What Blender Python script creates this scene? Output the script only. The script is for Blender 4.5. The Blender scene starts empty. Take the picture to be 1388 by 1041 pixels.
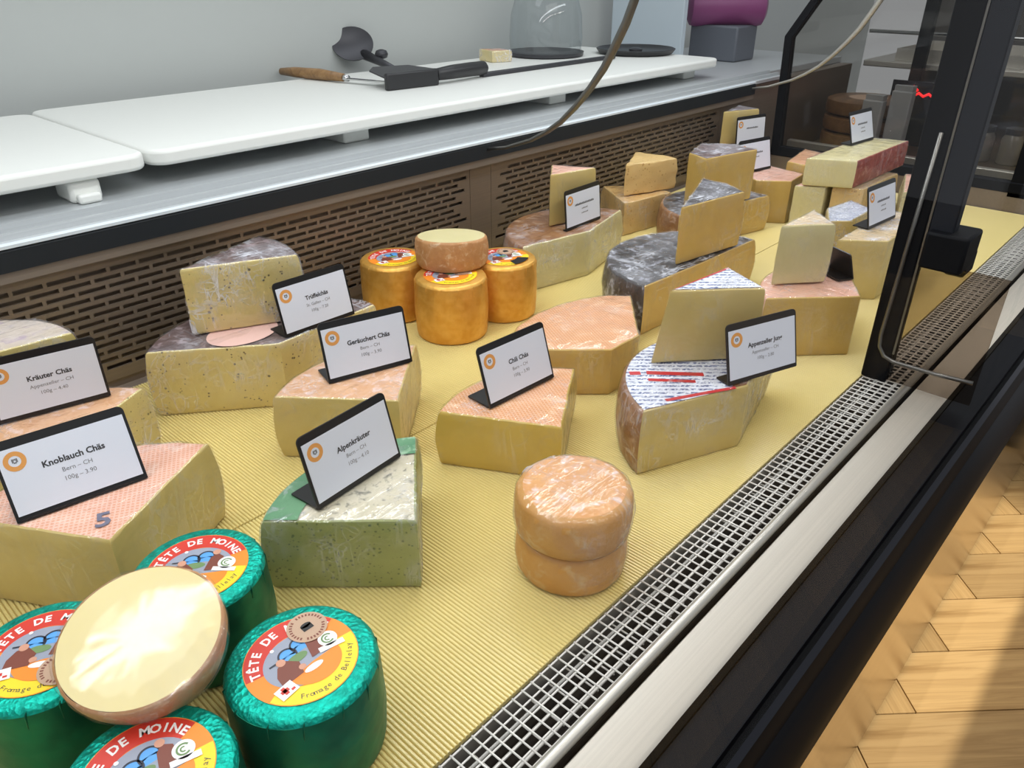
import bpy, math, random
from mathutils import Vector, Matrix, noise

random.seed(7)
scene = bpy.context.scene
COL = scene.collection

# ---------------------------------------------------------------- camera
cam_d = bpy.data.cameras.new('camera')
cam = bpy.data.objects.new('camera', cam_d)
COL.objects.link(cam)
cam_d.sensor_width = 36.0
cam_d.lens = 1032.0 / 1388.0 * 36.0
cam_d.clip_start = 0.01
AZ = math.radians(42.65)
PITCH = math.atan(575.0 / 1032.0)
_h = Vector((math.cos(AZ), math.sin(AZ), 0))
_r = Vector((math.sin(AZ), -math.cos(AZ), 0))
_u = Vector((0, 0, 1))
_fw = _h * math.cos(PITCH) - _u * math.sin(PITCH)
_up = _h * math.sin(PITCH) + _u * math.cos(PITCH)
cam.matrix_world = Matrix((
    (_r.x, _up.x, -_fw.x, 0.0),
    (_r.y, _up.y, -_fw.y, 0.0),
    (_r.z, _up.z, -_fw.z, 0.55),
    (0, 0, 0, 1)))
scene.camera = cam

# ---------------------------------------------------------------- view, world
scene.view_settings.view_transform = 'Standard'
scene.view_settings.look = 'None'
scene.view_settings.gamma = 1.0
scene.view_settings.use_curve_mapping = False
scene.view_settings.exposure = -0.12
world = bpy.data.worlds.new('shop_ambient')
scene.world = world
world.use_nodes = True
bg = world.node_tree.nodes['Background']
bg.inputs['Color'].default_value = (0.92, 0.95, 1.0, 1)
bg.inputs['Strength'].default_value = 0.45

def area(name, loc, target, sx, sy, power, color=(1, 1, 1)):
    l = bpy.data.lights.new(name, 'AREA')
    l.shape = 'RECTANGLE'
    l.size, l.size_y = sx, sy
    l.energy = power
    l.color = color
    o = bpy.data.objects.new(name, l)
    COL.objects.link(o)
    o.location = loc
    o.rotation_euler = (Vector(target) - Vector(loc)).to_track_quat('-Z', 'Y').to_euler()
    return o

def spot(name, loc, target, power, deg, blend, color=(1, 1, 1), radius=0.04):
    l = bpy.data.lights.new(name, 'SPOT')
    l.energy = power
    l.spot_size = math.radians(deg)
    l.spot_blend = blend
    l.shadow_soft_size = radius
    l.color = color
    o = bpy.data.objects.new(name, l)
    COL.objects.link(o)
    o.location = loc
    o.rotation_euler = (Vector(target) - Vector(loc)).to_track_quat('-Z', 'Y').to_euler()
    return o

# strip lamp of the case canopy, ceiling panels of the shop, ceiling spots
area('canopy_strip', (0.9, 0.80, 0.86), (0.9, 0.68, 0.0), 2.6, 0.10, 10, (0.93, 0.97, 1.0))
area('front_strip', (0.7, 0.166, 0.93), (0.7, 0.20, 0.0), 2.8, 0.014, 6.5, (1.0, 0.97, 0.92))
area('ceiling_panel', (0.9, 1.25, 2.1), (0.9, 1.25, 0.0), 3.5, 0.8, 20, (0.93, 0.97, 1.0))
area('ceiling_panel_shop', (0.2, -1.2, 2.3), (0.9, 0.5, 0.0), 2.4, 1.0, 15, (1.0, 0.97, 0.92))
spot('ceiling_spot', (1.9, -2.0, 1.636), (1.40, 0.09, -0.6), 480, 24, 0.6, (1.0, 0.95, 0.87), 0.05)

# ---------------------------------------------------------------- helpers
class MB:
    def __init__(s):
        s.v = []; s.f = []
    def box(s, x0, x1, y0, y1, z0, z1):
        b = len(s.v)
        s.v += [(x0,y0,z0),(x1,y0,z0),(x1,y1,z0),(x0,y1,z0),(x0,y0,z1),(x1,y0,z1),(x1,y1,z1),(x0,y1,z1)]
        for q in ((0,3,2,1),(4,5,6,7),(0,1,5,4),(1,2,6,5),(2,3,7,6),(3,0,4,7)):
            s.f.append(tuple(b+i for i in q))
        return s
    def prism(s, poly, z0, z1):
        b = len(s.v); n = len(poly)
        s.v += [(p[0],p[1],z0) for p in poly] + [(p[0],p[1],z1) for p in poly]
        s.f.append(tuple(b+i for i in reversed(range(n))))
        s.f.append(tuple(b+n+i for i in range(n)))
        for i in range(n):
            j = (i+1) % n
            s.f.append((b+i,b+j,b+n+j,b+n+i))
        return s
    def extrude_x(s, prof, x0, x1):
        """profile of (y, z) points, closed, extruded along x"""
        b = len(s.v); n = len(prof)
        s.v += [(x0,p[0],p[1]) for p in prof] + [(x1,p[0],p[1]) for p in prof]
        s.f.append(tuple(b+i for i in range(n)))
        s.f.append(tuple(b+n+i for i in reversed(range(n))))
        for i in range(n):
            j = (i+1) % n
            s.f.append((b+j,b+i,b+n+i,b+n+j))
        return s
    def tube(s, path, r, n=8):
        path = [Vector(p) for p in path]
        rs = r if isinstance(r, (list, tuple)) else [r]*len(path)
        b = len(s.v)
        prev = None
        for i, p in enumerate(path):
            d = (path[min(i+1,len(path)-1)] - path[max(i-1,0)]).normalized()
            if prev is None:
                a = Vector((0,0,1)) if abs(d.z) < 0.9 else Vector((1,0,0))
                prev = d.cross(a).normalized()
            prev = (prev - d*prev.dot(d)).normalized()
            q = d.cross(prev)
            for k in range(n):
                t = 2*math.pi*k/n
                s.v.append(tuple(p + (prev*math.cos(t) + q*math.sin(t))*rs[i]))
        m = len(path)
        for i in range(m-1):
            for k in range(n):
                k2 = (k+1) % n
                s.f.append((b+i*n+k, b+i*n+k2, b+(i+1)*n+k2, b+(i+1)*n+k))
        s.f.append(tuple(b+k for k in reversed(range(n))))
        s.f.append(tuple(b+(m-1)*n+k for k in range(n)))
        return s
    def lathe(s, prof, n=48, cx=0, cy=0):
        """profile of (r, z) from bottom centre to top centre"""
        b = len(s.v)
        for (r, z) in prof:
            for k in range(n):
                t = 2*math.pi*k/n
                s.v.append((cx+r*math.cos(t), cy+r*math.sin(t), z))
        for i in range(len(prof)-1):
            for k in range(n):
                k2 = (k+1) % n
                s.f.append((b+i*n+k, b+i*n+k2, b+(i+1)*n+k2, b+(i+1)*n+k))
        s.f.append(tuple(b+k for k in reversed(range(n))))
        s.f.append(tuple(b+(len(prof)-1)*n+k for k in range(n)))
        return s
    def disc(s, r, z, cx=0, cy=0, n=40, a0=0, a1=360, r0=0.0, sx=1.0, sy=1.0, rot=0.0):
        """flat disc, sector or ring piece"""
        b = len(s.v)
        full = abs(a1-a0) >= 360
        m = n if full else n+1
        cr, sr = math.cos(rot), math.sin(rot)
        def P(rr, t):
            x, y = rr*math.cos(t)*sx, rr*math.sin(t)*sy
            return (cx + x*cr - y*sr, cy + x*sr + y*cr, z)
        for k in range(m):
            s.v.append(P(r, math.radians(a0+(a1-a0)*k/n)))
        if r0 > 0:
            for k in range(m):
                s.v.append(P(r0, math.radians(a0+(a1-a0)*k/n)))
            for k in range(n):
                k2 = (k+1) % m
                s.f.append((b+m+k, b+k, b+k2, b+m+k2))
        elif full:
            s.f.append(tuple(b+k for k in range(m)))
        else:
            s.v.append((cx, cy, z))
            s.f.append(tuple([b+m] + [b+k for k in range(m)]))
        return s
    def poly(s, pts, z):
        b = len(s.v)
        s.v += [(p[0], p[1], z) for p in pts]
        s.f.append(tuple(range(b, b+len(pts))))
        return s
    def add(s, v, f, M=None):
        b = len(s.v)
        s.v += [tuple(M @ Vector(p)) if M else tuple(p) for p in v]
        s.f += [tuple(b+i for i in q) for q in f]
        return s
    def xf(s, M):
        s.v = [tuple(M @ Vector(p)) for p in s.v]
        return s
    def build(s, name, mat, parent=None, smooth=False, bevel=0.0, seg=2, loc=None):
        me = bpy.data.meshes.new(name)
        me.from_pydata([tuple(p) for p in s.v], [], s.f)
        me.validate()
        me.update()
        if mat:
            me.materials.append(mat)
        if smooth:
            me.polygons.foreach_set('use_smooth', [True]*len(me.polygons))
        o = bpy.data.objects.new(name, me)
        COL.objects.link(o)
        if parent: o.parent = parent
        if loc: o.location = loc
        if bevel:
            m = o.modifiers.new('bevel', 'BEVEL')
            m.width = bevel; m.segments = seg; m.limit_method = 'ANGLE'
            m.angle_limit = math.radians(40)
        if smooth == 'auto' or bevel:
            me.polygons.foreach_set('use_smooth', [True]*len(me.polygons))
            me.set_sharp_from_angle(angle=math.radians(38))
        return o

def tag(o, label=None, cat=None, group=None, kind=None):
    if label: o['label'] = label
    if cat: o['category'] = cat
    if group: o['group'] = group
    if kind: o['kind'] = kind
    return o

def empty(name, loc=(0,0,0), rz=0.0):
    o = bpy.data.objects.new(name, None)
    COL.objects.link(o)
    o.location = loc
    o.rotation_euler = (0, 0, rz)
    o.empty_display_size = 0.02
    return o

def copy_tree(o, parent=None):
    c = o.copy(); COL.objects.link(c)
    if parent: c.parent = parent
    for ch in [x for x in bpy.data.objects if x.parent == o]:
        copy_tree(ch, c)
    return c

_TXT = {}
def text_mesh(body, size, bold=0.0):
    key = (body, size, bold)
    if key not in _TXT:
        cu = bpy.data.curves.new('txt', 'FONT')
        cu.body = body; cu.size = size; cu.align_x = 'CENTER'; cu.align_y = 'CENTER'
        cu.offset = bold; cu.resolution_u = 2; cu.fill_mode = 'FRONT'
        o = bpy.data.objects.new('txt', cu); COL.objects.link(o)
        dg = bpy.context.evaluated_depsgraph_get()
        me = bpy.data.meshes.new_from_object(o.evaluated_get(dg))
        _TXT[key] = ([tuple(v.co) for v in me.vertices], [tuple(p.vertices) for p in me.polygons])
        bpy.data.objects.remove(o); bpy.data.curves.remove(cu); bpy.data.meshes.remove(me)
    return _TXT[key]

# ---------------------------------------------------------------- materials
MATS = {}
def newmat(name):
    m = bpy.data.materials.new(name); m.use_nodes = True
    nt = m.node_tree
    b = nt.nodes['Principled BSDF']
    MATS[name] = m
    return m, nt, b

def flat(name, col, rough=0.5, metal=0.0, spec=0.5, coat=0.0, emit=0.0):
    m, nt, b = newmat(name)
    b.inputs['Base Color'].default_value = (*col, 1)
    b.inputs['Roughness'].default_value = rough
    b.inputs['Metallic'].default_value = metal
    b.inputs['Specular IOR Level'].default_value = spec
    b.inputs['Coat Weight'].default_value = coat
    if emit:
        b.inputs['Emission Color'].default_value = (*col, 1)
        b.inputs['Emission Strength'].default_value = emit
    return m

def N(nt, t, **kw):
    n = nt.nodes.new(t)
    for k, v in kw.items():
        setattr(n, k, v)
    return n

def objcoord(nt, scale=(1,1,1), rot=(0,0,0)):
    tc = N(nt, 'ShaderNodeTexCoord')
    mp = N(nt, 'ShaderNodeMapping')
    mp.inputs['Scale'].default_value = scale
    mp.inputs['Rotation'].default_value = rot
    nt.links.new(tc.outputs['Object'], mp.inputs['Vector'])
    return mp.outputs['Vector']

def noise_tex(nt, vec, scale, detail=3.0, rough=0.55, dist=0.0):
    n = N(nt, 'ShaderNodeTexNoise')
    n.inputs['Scale'].default_value = scale
    n.inputs['Detail'].default_value = detail
    n.inputs['Roughness'].default_value = rough
    n.inputs['Distortion'].default_value = dist
    nt.links.new(vec, n.inputs['Vector'])
    return n.outputs['Fac']

def ramp(nt, fac, stops):
    r = N(nt, 'ShaderNodeValToRGB')
    el = r.color_ramp.elements
    while len(el) < len(stops): el.new(0.5)
    for e, (p, c) in zip(el, stops):
        e.position = p; e.color = (*c, 1) if len(c) == 3 else c
    nt.links.new(fac, r.inputs['Fac'])
    return r.outputs['Color']

def mixc(nt, fac, a, b):
    m = N(nt, 'ShaderNodeMix', data_type='RGBA')
    for sock, val in ((m.inputs['Factor'], fac), (m.inputs[6], a), (m.inputs[7], b)):
        if hasattr(val, 'links') or hasattr(val, 'is_linked'):
            nt.links.new(val, sock)
        elif isinstance(val, (int, float)):
            sock.default_value = val
        else:
            sock.default_value = (*val, 1)
    return m.outputs[2]

def bump(nt, b, height, strength=0.3, dist=0.002):
    n = N(nt, 'ShaderNodeBump')
    n.inputs['Strength'].default_value = strength
    n.inputs['Distance'].default_value = dist
    nt.links.new(height, n.inputs['Height'])
    nt.links.new(n.outputs['Normal'], b.inputs['Normal'])

def S(r, g, b):
    """sRGB 0-255 to linear"""
    def f(c):
        c /= 255.0
        return c/12.92 if c <= 0.04045 else ((c+0.055)/1.055)**2.4
    return (f(r), f(g), f(b))

def cheese_mat(name, c1, c2, spots=None, dens=0.0, spot_scale=140.0, holes=True):
    m, nt, b = newmat(name)
    v = objcoord(nt)
    base = ramp(nt, noise_tex(nt, v, 22, 4), [(0.3, c1), (0.7, c2)])
    if spots:
        vo = N(nt, 'ShaderNodeTexVoronoi'); vo.inputs['Scale'].default_value = spot_scale
        nt.links.new(v, vo.inputs['Vector'])
        nn = noise_tex(nt, v, spot_scale*0.35, 2)
        mth = N(nt, 'ShaderNodeMath', operation='MULTIPLY_ADD')
        nt.links.new(nn, mth.inputs[0]); mth.inputs[1].default_value = -0.9
        ad = N(nt, 'ShaderNodeMath', operation='ADD')
        nt.links.new(vo.outputs['Distance'], ad.inputs[0]); ad.inputs[1].default_value = 0.45
        nt.links.new(ad.outputs[0], mth.inputs[2])
        msk = ramp(nt, mth.outputs[0], [(dens, (1,1,1)), (dens+0.08, (0,0,0))])
        base = mixc(nt, msk, base, spots)
    nt.links.new(base, b.inputs['Base Color'])
    b.inputs['Roughness'].default_value = 0.42
    b.inputs['Subsurface Weight'].default_value = 0.12
    b.inputs['Subsurface Radius'].default_value = (0.004, 0.003, 0.001)
    b.inputs['Subsurface Scale'].default_value = 0.5
    bump(nt, b, noise_tex(nt, v, 120, 3), 0.15, 0.001)
    return m

def rind_mat(name, c1, c2, c3=None, scale=30.0, rough=0.6, cloth=False, contrast=0.2, bumpy=0.4):
    m, nt, b = newmat(name)
    v = objcoord(nt)
    base = ramp(nt, noise_tex(nt, v, scale, 6, 0.65), [(0.5-contrast, c1), (0.5+contrast, c2)])
    if c3:
        msk = ramp(nt, noise_tex(nt, v, scale*1.9, 5, 0.6, 0.6), [(0.54, (0,0,0)), (0.68, (1,1,1))])
        base = mixc(nt, msk, base, c3)
    h = noise_tex(nt, v, 180, 3)
    if cloth:
        ch = N(nt, 'ShaderNodeTexBrick')
        ch.inputs['Scale'].default_value = 1.0
        ch.inputs['Brick Width'].default_value = 0.0042
        ch.inputs['Row Height'].default_value = 0.0042
        ch.inputs['Mortar Size'].default_value = 0.0009
        ch.offset = 0.0
        nt.links.new(objcoord(nt, rot=(0,0,0.5)), ch.inputs['Vector'])
        base = mixc(nt, 0.24, base, ch.outputs['Color'])
        ch.inputs['Color1'].default_value = (*c1, 1)
        ch.inputs['Color2'].default_value = (*c1, 1)
        ch.inputs['Mortar'].default_value = (1, 0.9, 0.8, 1)
    nt.links.new(base, b.inputs['Base Color'])
    b.inputs['Roughness'].default_value = rough
    bump(nt, b, h, bumpy, 0.0015)
    return m

def schlick(nt, f0, normal=None, gain=1.0):
    """angle dependent reflectance that is the same from both sides of a thin sheet"""
    lw = N(nt, 'ShaderNodeLayerWeight'); lw.inputs['Blend'].default_value = 0.5
    if normal: nt.links.new(normal, lw.inputs['Normal'])
    pw = N(nt, 'ShaderNodeMath', operation='POWER'); pw.inputs[1].default_value = 5.0
    nt.links.new(lw.outputs['Facing'], pw.inputs[0])
    ma = N(nt, 'ShaderNodeMath', operation='MULTIPLY_ADD'); ma.inputs[1].default_value = (1-f0)*gain; ma.inputs[2].default_value = f0
    nt.links.new(pw.outputs[0], ma.inputs[0])
    return ma.outputs[0]

def film_mat(name, milky=0.10, gloss=0.10, scale=60.0, bumpy=0.8):
    """clear cling film: mostly see-through, glossy, milky, its crease highlights painted in as thin white lines"""
    m, nt, b = newmat(name)
    out = nt.nodes['Material Output']
    nt.nodes.remove(b)
    def math2(op, x, y):
        n = N(nt, 'ShaderNodeMath', operation=op)
        for i, q in enumerate((x, y)):
            if isinstance(q, (int, float)): n.inputs[i].default_value = q
            else: nt.links.new(q, n.inputs[i])
        return n.outputs[0]
    z3 = (0,0,0); o3 = (1,1,1)
    lines = []; hs = []
    for (st, ro, sc) in (((1.0, 0.10, 0.55), (0.5, 0.3, 0.75), 1.0), ((0.12, 1.0, 0.8), (0.2, 0.6, 0.2), 1.35), ((1.0, 1.0, 0.16), (0.5, -0.4, 0.1), 1.1)):
        v = objcoord(nt, st, ro)
        n = noise_tex(nt, v, scale*sc, 2.5, 0.55, 0.9)
        hs.append(n)
        lines.append(ramp(nt, n, [(0.470, z3), (0.5, o3), (0.530, z3)]))  # narrow white lines that paint in the glints on the creases
    big = ramp(nt, noise_tex(nt, objcoord(nt), scale*0.42, 3), [(0.44, z3), (0.66, o3)])
    big2 = ramp(nt, noise_tex(nt, objcoord(nt, (1,1,1), (1.0,0.4,0.2)), scale*0.30, 2), [(0.42, z3), (0.70, o3)])
    ln = math2('MULTIPLY', math2('MAXIMUM', math2('MAXIMUM', lines[0], lines[1]), lines[2]), big)
    haze = math2('MULTIPLY', big2, milky*0.55)
    fac = math2('ADD', math2('MULTIPLY', ln, min(1.0, milky*2.4)), haze)
    fac = math2('MINIMUM', fac, 0.85)
    bp = N(nt, 'ShaderNodeBump'); bp.inputs['Strength'].default_value = bumpy
    bp.inputs['Distance'].default_value = 0.004
    nt.links.new(math2('ADD', math2('ADD', hs[0], hs[1]), hs[2]), bp.inputs['Height'])
    tr = N(nt, 'ShaderNodeBsdfTransparent')
    gl = N(nt, 'ShaderNodeBsdfGlossy'); gl.inputs['Roughness'].default_value = 0.13
    nt.links.new(bp.outputs['Normal'], gl.inputs['Normal'])
    df = N(nt, 'ShaderNodeBsdfDiffuse'); df.inputs['Color'].default_value = (0.84, 0.85, 0.92, 1)
    mx = N(nt, 'ShaderNodeMixShader')
    nt.links.new(schlick(nt, gloss*0.55, bp.outputs['Normal'], 0.5), mx.inputs[0])
    nt.links.new(tr.outputs[0], mx.inputs[1]); nt.links.new(gl.outputs[0], mx.inputs[2])
    mx2 = N(nt, 'ShaderNodeMixShader')
    nt.links.new(fac, mx2.inputs[0]); nt.links.new(mx.outputs[0], mx2.inputs[1]); nt.links.new(df.outputs[0], mx2.inputs[2])
    nt.links.new(mx2.outputs[0], out.inputs['Surface'])
    return m

def glass_mat(name, tint=(1,1,1), base=0.02, gain=0.6):
    m, nt, b = newmat(name)
    out = nt.nodes['Material Output']; nt.nodes.remove(b)
    tr = N(nt, 'ShaderNodeBsdfTransparent'); tr.inputs['Color'].default_value = (*tint, 1)
    gl = N(nt, 'ShaderNodeBsdfGlossy'); gl.inputs['Roughness'].default_value = 0.0
    f = schlick(nt, base, None, gain)
    mx = N(nt, 'ShaderNodeMixShader')
    nt.links.new(f, mx.inputs[0]); nt.links.new(tr.outputs[0], mx.inputs[1]); nt.links.new(gl.outputs[0], mx.inputs[2])
    nt.links.new(mx.outputs[0], out.inputs['Surface'])
    return m

def foil_mat(name, c1, c2, rough=0.3, strength=0.5, scale=220.0, metal=0.9):
    m, nt, b = newmat(name)
    v = objcoord(nt)
    col = ramp(nt, noise_tex(nt, v, scale*0.4, 4), [(0.35, c1), (0.65, c2)])
    nt.links.new(col, b.inputs['Base Color'])
    b.inputs['Metallic'].default_value = metal
    b.inputs['Roughness'].default_value = rough
    vo = N(nt, 'ShaderNodeTexVoronoi'); vo.inputs['Scale'].default_value = scale
    nt.links.new(v, vo.inputs['Vector'])
    nn = noise_tex(nt, v, scale*0.6, 5, 0.7)
    ad = N(nt, 'ShaderNodeMath', operation='ADD')
    nt.links.new(vo.outputs['Distance'], ad.inputs[0]); nt.links.new(nn, ad.inputs[1])
    bump(nt, b, ad.outputs[0], strength, 0.0015)
    return m

def steel_mat(name, col, rough, axis_scale=(2, 300, 300), strength=0.05, metal=1.0):
    m, nt, b = newmat(name)
    v = objcoord(nt, axis_scale)
    n = noise_tex(nt, v, 1.0, 3)
    c = ramp(nt, n, [(0.3, tuple(x*0.88 for x in col)), (0.7, col)])
    nt.links.new(c, b.inputs['Base Color'])
    b.inputs['Metallic'].default_value = metal
    b.inputs['Roughness'].default_value = rough
    bump(nt, b, n, strength, 0.0005)
    return m

def wood_mat(name, c1, c2, c3):
    m, nt, b = newmat(name)
    v = objcoord(nt, (3.0, 60, 60))
    n1 = noise_tex(nt, v, 1.0, 6, 0.6, 0.8)
    oi = N(nt, 'ShaderNodeObjectInfo')
    base = ramp(nt, n1, [(0.25, c1), (0.55, c2), (0.8, c3)])
    dark = mixc(nt, 1.0, base, base)
    hs = N(nt, 'ShaderNodeHueSaturation')
    mr = N(nt, 'ShaderNodeMapRange'); mr.inputs['To Min'].default_value = 0.82; mr.inputs['To Max'].default_value = 1.12
    nt.links.new(oi.outputs['Random'], mr.inputs['Value'])
    nt.links.new(mr.outputs[0], hs.inputs['Value'])
    nt.links.new(dark, hs.inputs['Color'])
    nt.links.new(hs.outputs[0], b.inputs['Base Color'])
    b.inputs['Roughness'].default_value = 0.38
    bump(nt, b, n1, 0.15, 0.001)
    return m

M_mat = None
film = film_mat('cling_film', 0.15, 0.11, 34.0)
film_heavy = film_mat('crinkled_cling_film', 0.32, 0.16, 42.0)
film_clear = film_mat('clear_cling_film', 0.05, 0.10, 9.0, 0.45)
film_light = film_mat('tight_cling_film', 0.075, 0.09, 28.0)
clear_glass = glass_mat('clear_glass', (0.985, 0.99, 0.99), 0.006, 0.06)
smoke_glass = glass_mat('smoked_glass', (0.62, 0.56, 0.50), 0.03, 0.25)
end_pane = glass_mat('end_glass', (0.80, 0.79, 0.77), 0.02, 0.2)
rod_steel = flat('rod_steel', S(120,118,114), 0.32, 0.9)
dome_glass = glass_mat('dome_plastic', (0.90, 0.92, 0.93), 0.05, 0.8)

p_yellow = cheese_mat('paste_yellow', S(205,180,110), S(213,190,122))
p_ivory = cheese_mat('paste_ivory', S(212,200,148), S(220,208,158))
p_gold = cheese_mat('paste_golden', S(200,164,86), S(208,175,98))
p_herb = cheese_mat('paste_herb', S(200,182,114), S(210,192,128), S(118,108,62), 0.09, 190)
p_truffle = cheese_mat('paste_truffle', S(212,192,122), S(220,201,134), S(104,92,66), 0.060, 150)
p_green = cheese_mat('paste_green', S(152,158,98), S(164,168,108), S(112,122,80), 0.15, 210)
p_chili = cheese_mat('paste_chili', S(202,170,78), S(210,180,90))
p_wheel = cheese_mat('paste_wheel', S(222,204,142), S(228,211,150))
p_parm = cheese_mat('paste_grana', S(214,180,120), S(224,192,132), S(190,150,92), 0.10, 120)

r_pink = rind_mat('rind_pink', S(214,146,116), S(226,168,140), S(232,190,170), 26, cloth=True)
r_orange = rind_mat('rind_orange', S(206,132,68), S(220,152,86), S(228,178,132), 24, cloth=True)
r_smoke = rind_mat('rind_smoked', S(205,150,104), S(222,178,140), S(228,200,190), 40)
r_truffle = rind_mat('rind_truffle', S(84,66,66), S(122,98,92), S(166,146,148), 28)
r_brown = rind_mat('rind_brown', S(128,84,48), S(168,120,76), S(186,150,120), 24)
r_black = rind_mat('rind_black', S(52,48,48), S(88,82,82), S(170,170,182), 30, 0.4)
r_green = rind_mat('rind_green', S(78,128,92), S(104,150,112), S(150,180,150), 30)
r_herbtop = rind_mat('rind_herb_crumbs', S(196,188,160), S(216,206,184), S(120,116,100), 60)
r_whiteherb = rind_mat('rind_pale', S(196,180,160), S(214,200,190), S(180,160,170), 30)
r_pale = rind_mat('rind_tan', S(206,178,130), S(220,194,150), S(228,206,176), 30)
r_parm = rind_mat('rind_grana', S(196,152,88), S(212,174,112), S(226,196,140), 40)
r_red = rind_mat('rind_red', S(140,52,44), S(172,74,58), S(196,130,116), 30)
r_mutschli = rind_mat('rind_mutschli', S(212,148,84), S(224,168,106), S(232,210,204), 38, contrast=0.15)
r_mutschli_side = rind_mat('rind_mutschli_side', S(204,146,74), S(214,160,88), S(216,176,124), 24)
r_wheelside = rind_mat('rind_wheel_side', S(176,124,76), S(200,150,100), S(208,176,140), 50)

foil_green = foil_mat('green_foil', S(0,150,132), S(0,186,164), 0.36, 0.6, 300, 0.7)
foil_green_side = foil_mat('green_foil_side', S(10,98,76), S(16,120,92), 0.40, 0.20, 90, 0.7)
foil_gold = foil_mat('gold_foil', S(222,164,72), S(236,184,96), 0.42, 0.28, 150, 0.62)

white_card = flat('card_white', S(224,228,240), 0.55)
black_plastic = flat('black_plastic', S(24,24,26), 0.35)
ink = flat('ink_dark', S(58,58,62), 0.6)
ink_grey = flat('ink_grey', S(120,120,124), 0.6)
logo_orange = flat('logo_orange', S(226,158,84), 0.6)
lab_red = flat('label_red', S(206,54,38), 0.45)
lab_orange = flat('label_orange', S(240,140,40), 0.45)
lab_yellow = flat('label_yellow', S(246,214,40), 0.45)
lab_white = flat('label_white', S(240,238,235), 0.45)
lab_grey = flat('label_greyblue', S(150,156,172), 0.45)
lab_blue = flat('label_blue', S(88,160,226), 0.45)
lab_brown = flat('label_brown', S(122,62,46), 0.45)
lab_skin = flat('label_skin', S(206,150,124), 0.45)
lab_dark = flat('label_dark', S(40,44,60), 0.45)
lab_beige = flat('label_beige', S(190,158,132), 0.5)
lab_greenish = flat('label_green', S(110,140,90), 0.5)
lab_black = flat('label_black', S(26,24,24), 0.45)
stamp_blue = flat('stamp_blue', S(104,104,124), 0.7)

steel = steel_mat('brushed_steel', S(206,202,194), 0.40, metal=0.75)
steel_dark = steel_mat('panel_steel', S(142,128,114), 0.46, metal=0.6)
steel_mirror = steel_mat('polished_steel', S(190,174,148), 0.15, (1, 40, 40), 0.01)
chrome = flat('chrome', S(200,200,200), 0.18, 1.0)
wire_white = flat('coated_wire', S(226,222,216), 0.35)
alu_black = flat('black_aluminium', S(13,14,18), 0.5, spec=0.10)
alu_grey = flat('dark_grey_aluminium', S(34,36,42), 0.5, spec=0.12)
dark_void = flat('dark_cavity', S(36,30,25), 0.8)
sill_steel = steel_mat('sill_steel', S(198,191,180), 0.5, metal=0.5)
track_alu = steel_mat('track_aluminium', S(198,202,204), 0.4, metal=0.35)
bright_edge = flat('bright_edge', S(214,222,228), 0.35)
stand_grey = flat('stand_grey', S(96,100,108), 0.5)
band_black = flat('band_black', S(30,34,38), 0.55, spec=0.25)
white_poly = flat('white_cutting_plastic', S(232,233,228), 0.45)
wall_grey = flat('wall_grey', S(196,200,197), 0.7)
p_dark = flat('dark_grey_metal', S(70,70,74), 0.4, 0.6)
knife_black = flat('knife_black', S(36,36,38), 0.4)
wood_handle = wood_mat('wood_handle', S(120,86,50), S(160,122,78), S(178,140,92))
oak = wood_mat('oak_plank', S(150,114,64), S(196,161,106), S(208,175,122))

def mat_yellow():
    m, nt, b = newmat('ribbed_mat_yellow')
    v = objcoord(nt)
    c = ramp(nt, noise_tex(nt, v, 5, 3), [(0.3, S(218,198,128)), (0.7, S(226,207,138))])
    nt.links.new(c, b.inputs['Base Color'])
    b.inputs['Roughness'].default_value = 0.28
    return m
m_mat = mat_yellow()

def printed_mat(name):
    """white paper printed with rows of small blue lettering too fine to read"""
    m, nt, b = newmat(name)
    rot = (0, 0, math.radians(47.4))
    wv = N(nt, 'ShaderNodeTexWave', wave_type='BANDS', bands_direction='Y')
    wv.inputs['Scale'].default_value = 36.0
    wv.inputs['Distortion'].default_value = 0.0
    nt.links.new(objcoord(nt, (1,1,1), rot), wv.inputs['Vector'])
    n = noise_tex(nt, objcoord(nt, (0.8, 1.4, 1), rot), 260, 2, 0.7)
    big = noise_tex(nt, objcoord(nt, (1, 1, 1), rot), 40, 2)
    mu = N(nt, 'ShaderNodeMath', operation='MULTIPLY')
    nt.links.new(ramp(nt, wv.outputs['Fac'], [(0.42, (0,0,0)), (0.55, (1,1,1))]), mu.inputs[0])
    nt.links.new(ramp(nt, n, [(0.44, (0,0,0)), (0.52, (1,1,1))]), mu.inputs[1])
    mu2 = N(nt, 'ShaderNodeMath', operation='MULTIPLY')
    nt.links.new(mu.outputs[0], mu2.inputs[0])
    nt.links.new(ramp(nt, big, [(0.34, (0,0,0)), (0.46, (1,1,1))]), mu2.inputs[1])
    c = mixc(nt, mu2.outputs[0], S(222,224,234), S(74,88,138))
    nt.links.new(c, b.inputs['Base Color'])
    b.inputs['Roughness'].default_value = 0.5
    return m
paper_print = printed_mat('printed_paper')

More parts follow.
